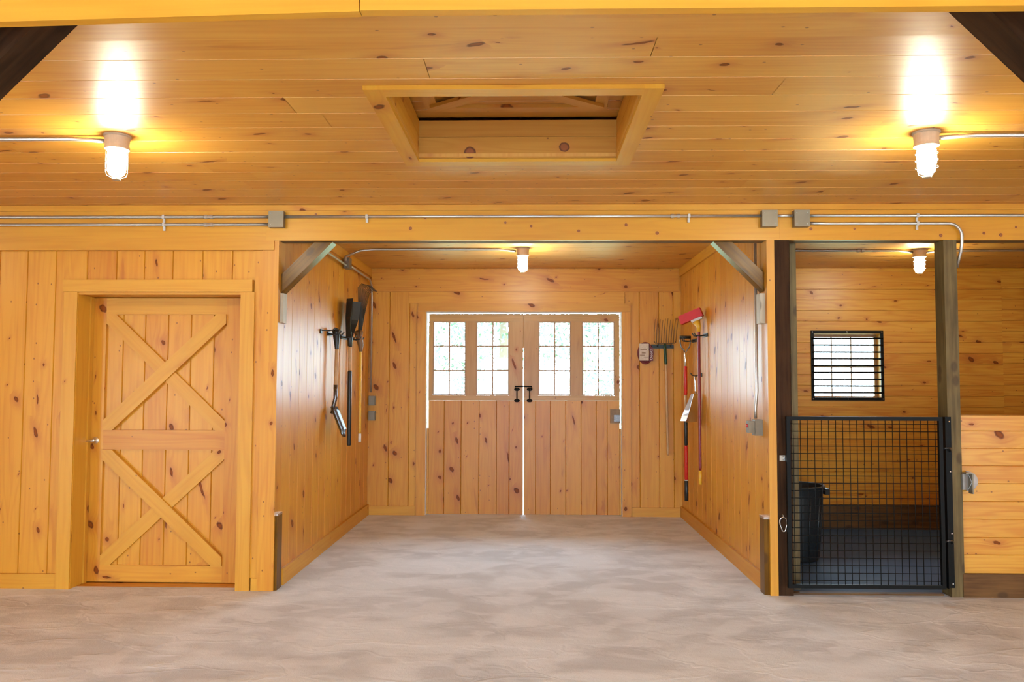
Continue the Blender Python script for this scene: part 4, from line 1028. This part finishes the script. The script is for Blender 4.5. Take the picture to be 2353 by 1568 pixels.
for i in range(6):
    t = i / 5; z = zd0 + (zd1 - zd0) * t; hw = .06 + .085 * min(1, t * 1.4)
    rows.append([Vector((XR - .05 - (.10 * t if k in (0, 6) else .02 * t) - (.045 if k in (0, 6) else 0), Yd + (k - 3) / 3 * hw, z)) for k in range(7)])
MB().grid(rows).build('pan', STEEL, dp, smooth=False, solid=.0025)
# ---- far wall: manure fork and packaged coil
ym = YB - .05
def F(px, py, y=ym): return P(px, py, Y=y)
mf = thing('manure_fork', 'many tined fork hanging tines up on the far wall, green socket', 'fork', (F(1533, 1047).x, ym, F(1533, 1047).z))
mb = MB()
for k in range(10):
    pxb = 1503 + k * (1553 - 1503) / 9; pxt = 1505 + k * (1558 - 1505) / 9
    b0 = F(pxb, 788); t0 = F(pxt, 734 - 2 * math.sin(k * 1.7))
    mb.tube([b0, b0.lerp(t0, .5) + Vector((0, .012, 0)), t0 + Vector((0, -.02, 0))], [.0042, .004, .0025], 6)
mb.tube([F(1503, 784), F(1506, 789), F(1528, 790), F(1550, 789), F(1553, 784)], .006, 8)
mb.build('tines', BROWN, mf, smooth=True)
MB().tube([F(1528, 790), F(1528, 800), F(1530, 836), F(1530, 838)], [.012, .017, .018, .015], 12).build('socket', GREEN, mf, smooth=True)
straight(F(1530, 836), F(1535, 1047), .0155, 'shaft', ASH, mf)
hg = thing('tool_hanger', 'long dark green hanger bar across the far wall holding the fork', 'tool hanger', F(1525, 800, YB))
pa, pb = F(1497, 790, YB - .02), F(1548, 801, YB - .02)
MB().box(pa.x, pb.x, YB - .026, YB - .0015, pb.z, pa.z - .01).build('bar', plain('dark bar', (.012, .022, .012), .4), hg, bevel=.004)
for px in (1510, 1540):
    p = F(px, 796, YB - .026); MB().tube([(p.x, p.y, p.z), (p.x, p.y - .05, p.z - .005), (p.x, p.y - .07, p.z + .025)], .006, 8).build('hook', BLKP, hg, smooth=True)
pk = thing('coiled_cord', 'dark red coil in a printed cream card hanging left of the fork', 'packaged coil', F(1483, 838, YB - .03))
cc = F(1483, 812, YB - .03)
mb = MB()
for k in range(4):
    rr = .070 + .010 * k
    mb.tube([(cc.x + rr * .85 * math.cos(a), YB - .022 - .010 * (k % 2), cc.z + rr * 1.2 * math.sin(a)) for a in [i * PI / 14 for i in range(28)]], .0095, 8, closed=True)
mb.build('coil', DRED, pk, smooth=True)
c0, c1 = F(1469, 790, YB - .05), F(1491, 829, YB - .05)
MB().box(c0.x, c1.x, YB - .056, YB - .048, c1.z, c0.z).build('card', WHITEC, pk, bevel=.002)
s0, s1 = F(1492.5, 799, YB - .05), F(1501, 830, YB - .05)
st = MB().box(s0.x, s1.x, YB - .052, YB - .044, s1.z, s0.z).build('side_panel', DRED, pk, bevel=.002)
for (z0_, z1_, x0_, x1_) in ((.30, .34, .05, .55), (.42, .47, .25, .65), (.62, .66, .1, .8), (.15, .18, .5, .9)):
    MB().box(c0.x + (c1.x - c0.x) * x0_, c0.x + (c1.x - c0.x) * x1_, YB - .0568, YB - .0561, c1.z + (c0.z - c1.z) * z0_, c1.z + (c0.z - c1.z) * z1_).build('print', BROWN, pk)
def text(body, size, M, mat, parent, name='lettering'):
    cu = bpy.data.curves.new('t', 'FONT'); cu.body = body; cu.size = size; cu.extrude = .0006; cu.align_x = 'CENTER'; cu.align_y = 'CENTER'
    tmp = bpy.data.objects.new('t', cu); me = bpy.data.meshes.new_from_object(tmp); bpy.data.objects.remove(tmp)
    mb = MB()
    for p in me.polygons: mb.face([M @ me.vertices[i].co for i in p.vertices])
    return mb.build(name, mat, parent)
text('OooIO', .043, Matrix.Translation(((s0.x + s1.x) / 2, YB - .0535, (s0.z + s1.z) / 2)) @ Matrix.Rotation(PI / 2, 4, 'X') @ Matrix.Rotation(PI / 2, 4, 'Z'), WHT, st)

# ================================================================== OUTSIDE
struct(MB().box(-60, 60, YB + .32, 90, -.3, -.2).build('ground', GRASS))
struct(MB().box(-60, 60, -60, YR - 6.02, -.3, -.12).build('yard', FLOOR))
def tree(x, y, h, r, label, seed):
    rnd = random.Random(seed)
    t = thing('tree', label, 'tree', (x, y, -.2), 'trees outside behind the barn')
    MB().tube([(x, y, -.2), (x + .1, y, h * .4), (x, y, h * .8)], [.2, .16, .05], 8).build('trunk', STEM, t)
    mb = MB(); cl = [(x + rnd.uniform(-r, r) * .7, y + rnd.uniform(-r, r) * .7, h * rnd.uniform(.2, .95), r * rnd.uniform(.3, .55)) for _ in range(16)]
    for (cx, cy, cz, cr) in cl:
        for _ in range(240):
            d = Vector((rnd.gauss(0, 1), rnd.gauss(0, 1), rnd.gauss(0, 1))).normalized() * cr * rnd.uniform(.6, 1.05)
            p = Vector((cx, cy, cz)) + d; u_ = Vector((rnd.gauss(0, 1), rnd.gauss(0, 1), rnd.gauss(0, 1))).normalized(); w_ = u_.orthogonal().normalized(); s_ = rnd.uniform(.04, .075)
            mb.face([p - u_ * s_, p + w_ * s_ * .5, p + u_ * s_, p - w_ * s_ * .5])
    mb.build('foliage', LEAF, t)
tree(-2.6, 19, 5.6, 2.0, 'leafy tree seen through the leftmost barn door windows', 1)
tree(.9, 17, 5.2, 1.9, 'leafy tree seen through the right barn door windows', 2)
tree(-.9, 24, 6.5, 2.2, 'leafy tree furthest off behind the barn doors', 4)

# ================================================================== LIGHT
w = bpy.data.worlds.new('sky'); bpy.context.scene.world = w; w.use_nodes = True
bg = w.node_tree.nodes['Background']; bg.inputs[0].default_value = (.74, 1.0, 1.22, 1); bg.inputs[1].default_value = 18
def portal(loc, rot, sx, sy):
    l = bpy.data.lights.new('daylight_portal', 'AREA'); l.shape = 'RECTANGLE'; l.size = sx; l.size_y = sy; l.cycles.is_portal = True
    o = bpy.data.objects.new('daylight_portal', l); C.objects.link(o); o.location = loc; o.rotation_euler = rot
portal(((ox0 + ox1) / 2, YB + .17, (QZ(740) + QZ(908)) / 2), (-PI / 2, 0, 0), ox1 - ox0, QZ(740) - QZ(908) + .02)
portal(((wx0 + wx1) / 2, YB + .17, (wz0 + wz1) / 2), (-PI / 2, 0, 0), wx1 - wx0, wz1 - wz0)
portal((0, YR - .11, 1.1), (PI / 2, 0, 0), 2.6, 2.2)
portal((-XE - .11, -1.65, 1.1), (0, -PI / 2, 0), 2.2, 2.3)
portal((XE + .11, -1.65, 1.1), (0, PI / 2, 0), 2.2, 2.3)

sc = bpy.context.scene
sc.view_settings.view_transform = 'Standard'; sc.view_settings.look = 'None'; sc.view_settings.gamma = 1; sc.view_settings.use_curve_mapping = False
sc.view_settings.exposure = 0.5
sc.cycles.use_denoising = True
sc.cycles.max_bounces = 10; sc.cycles.diffuse_bounces = 6; sc.cycles.glossy_bounces = 4; sc.cycles.transparent_max_bounces = 12
sc.cycles.sample_clamp_indirect = 8
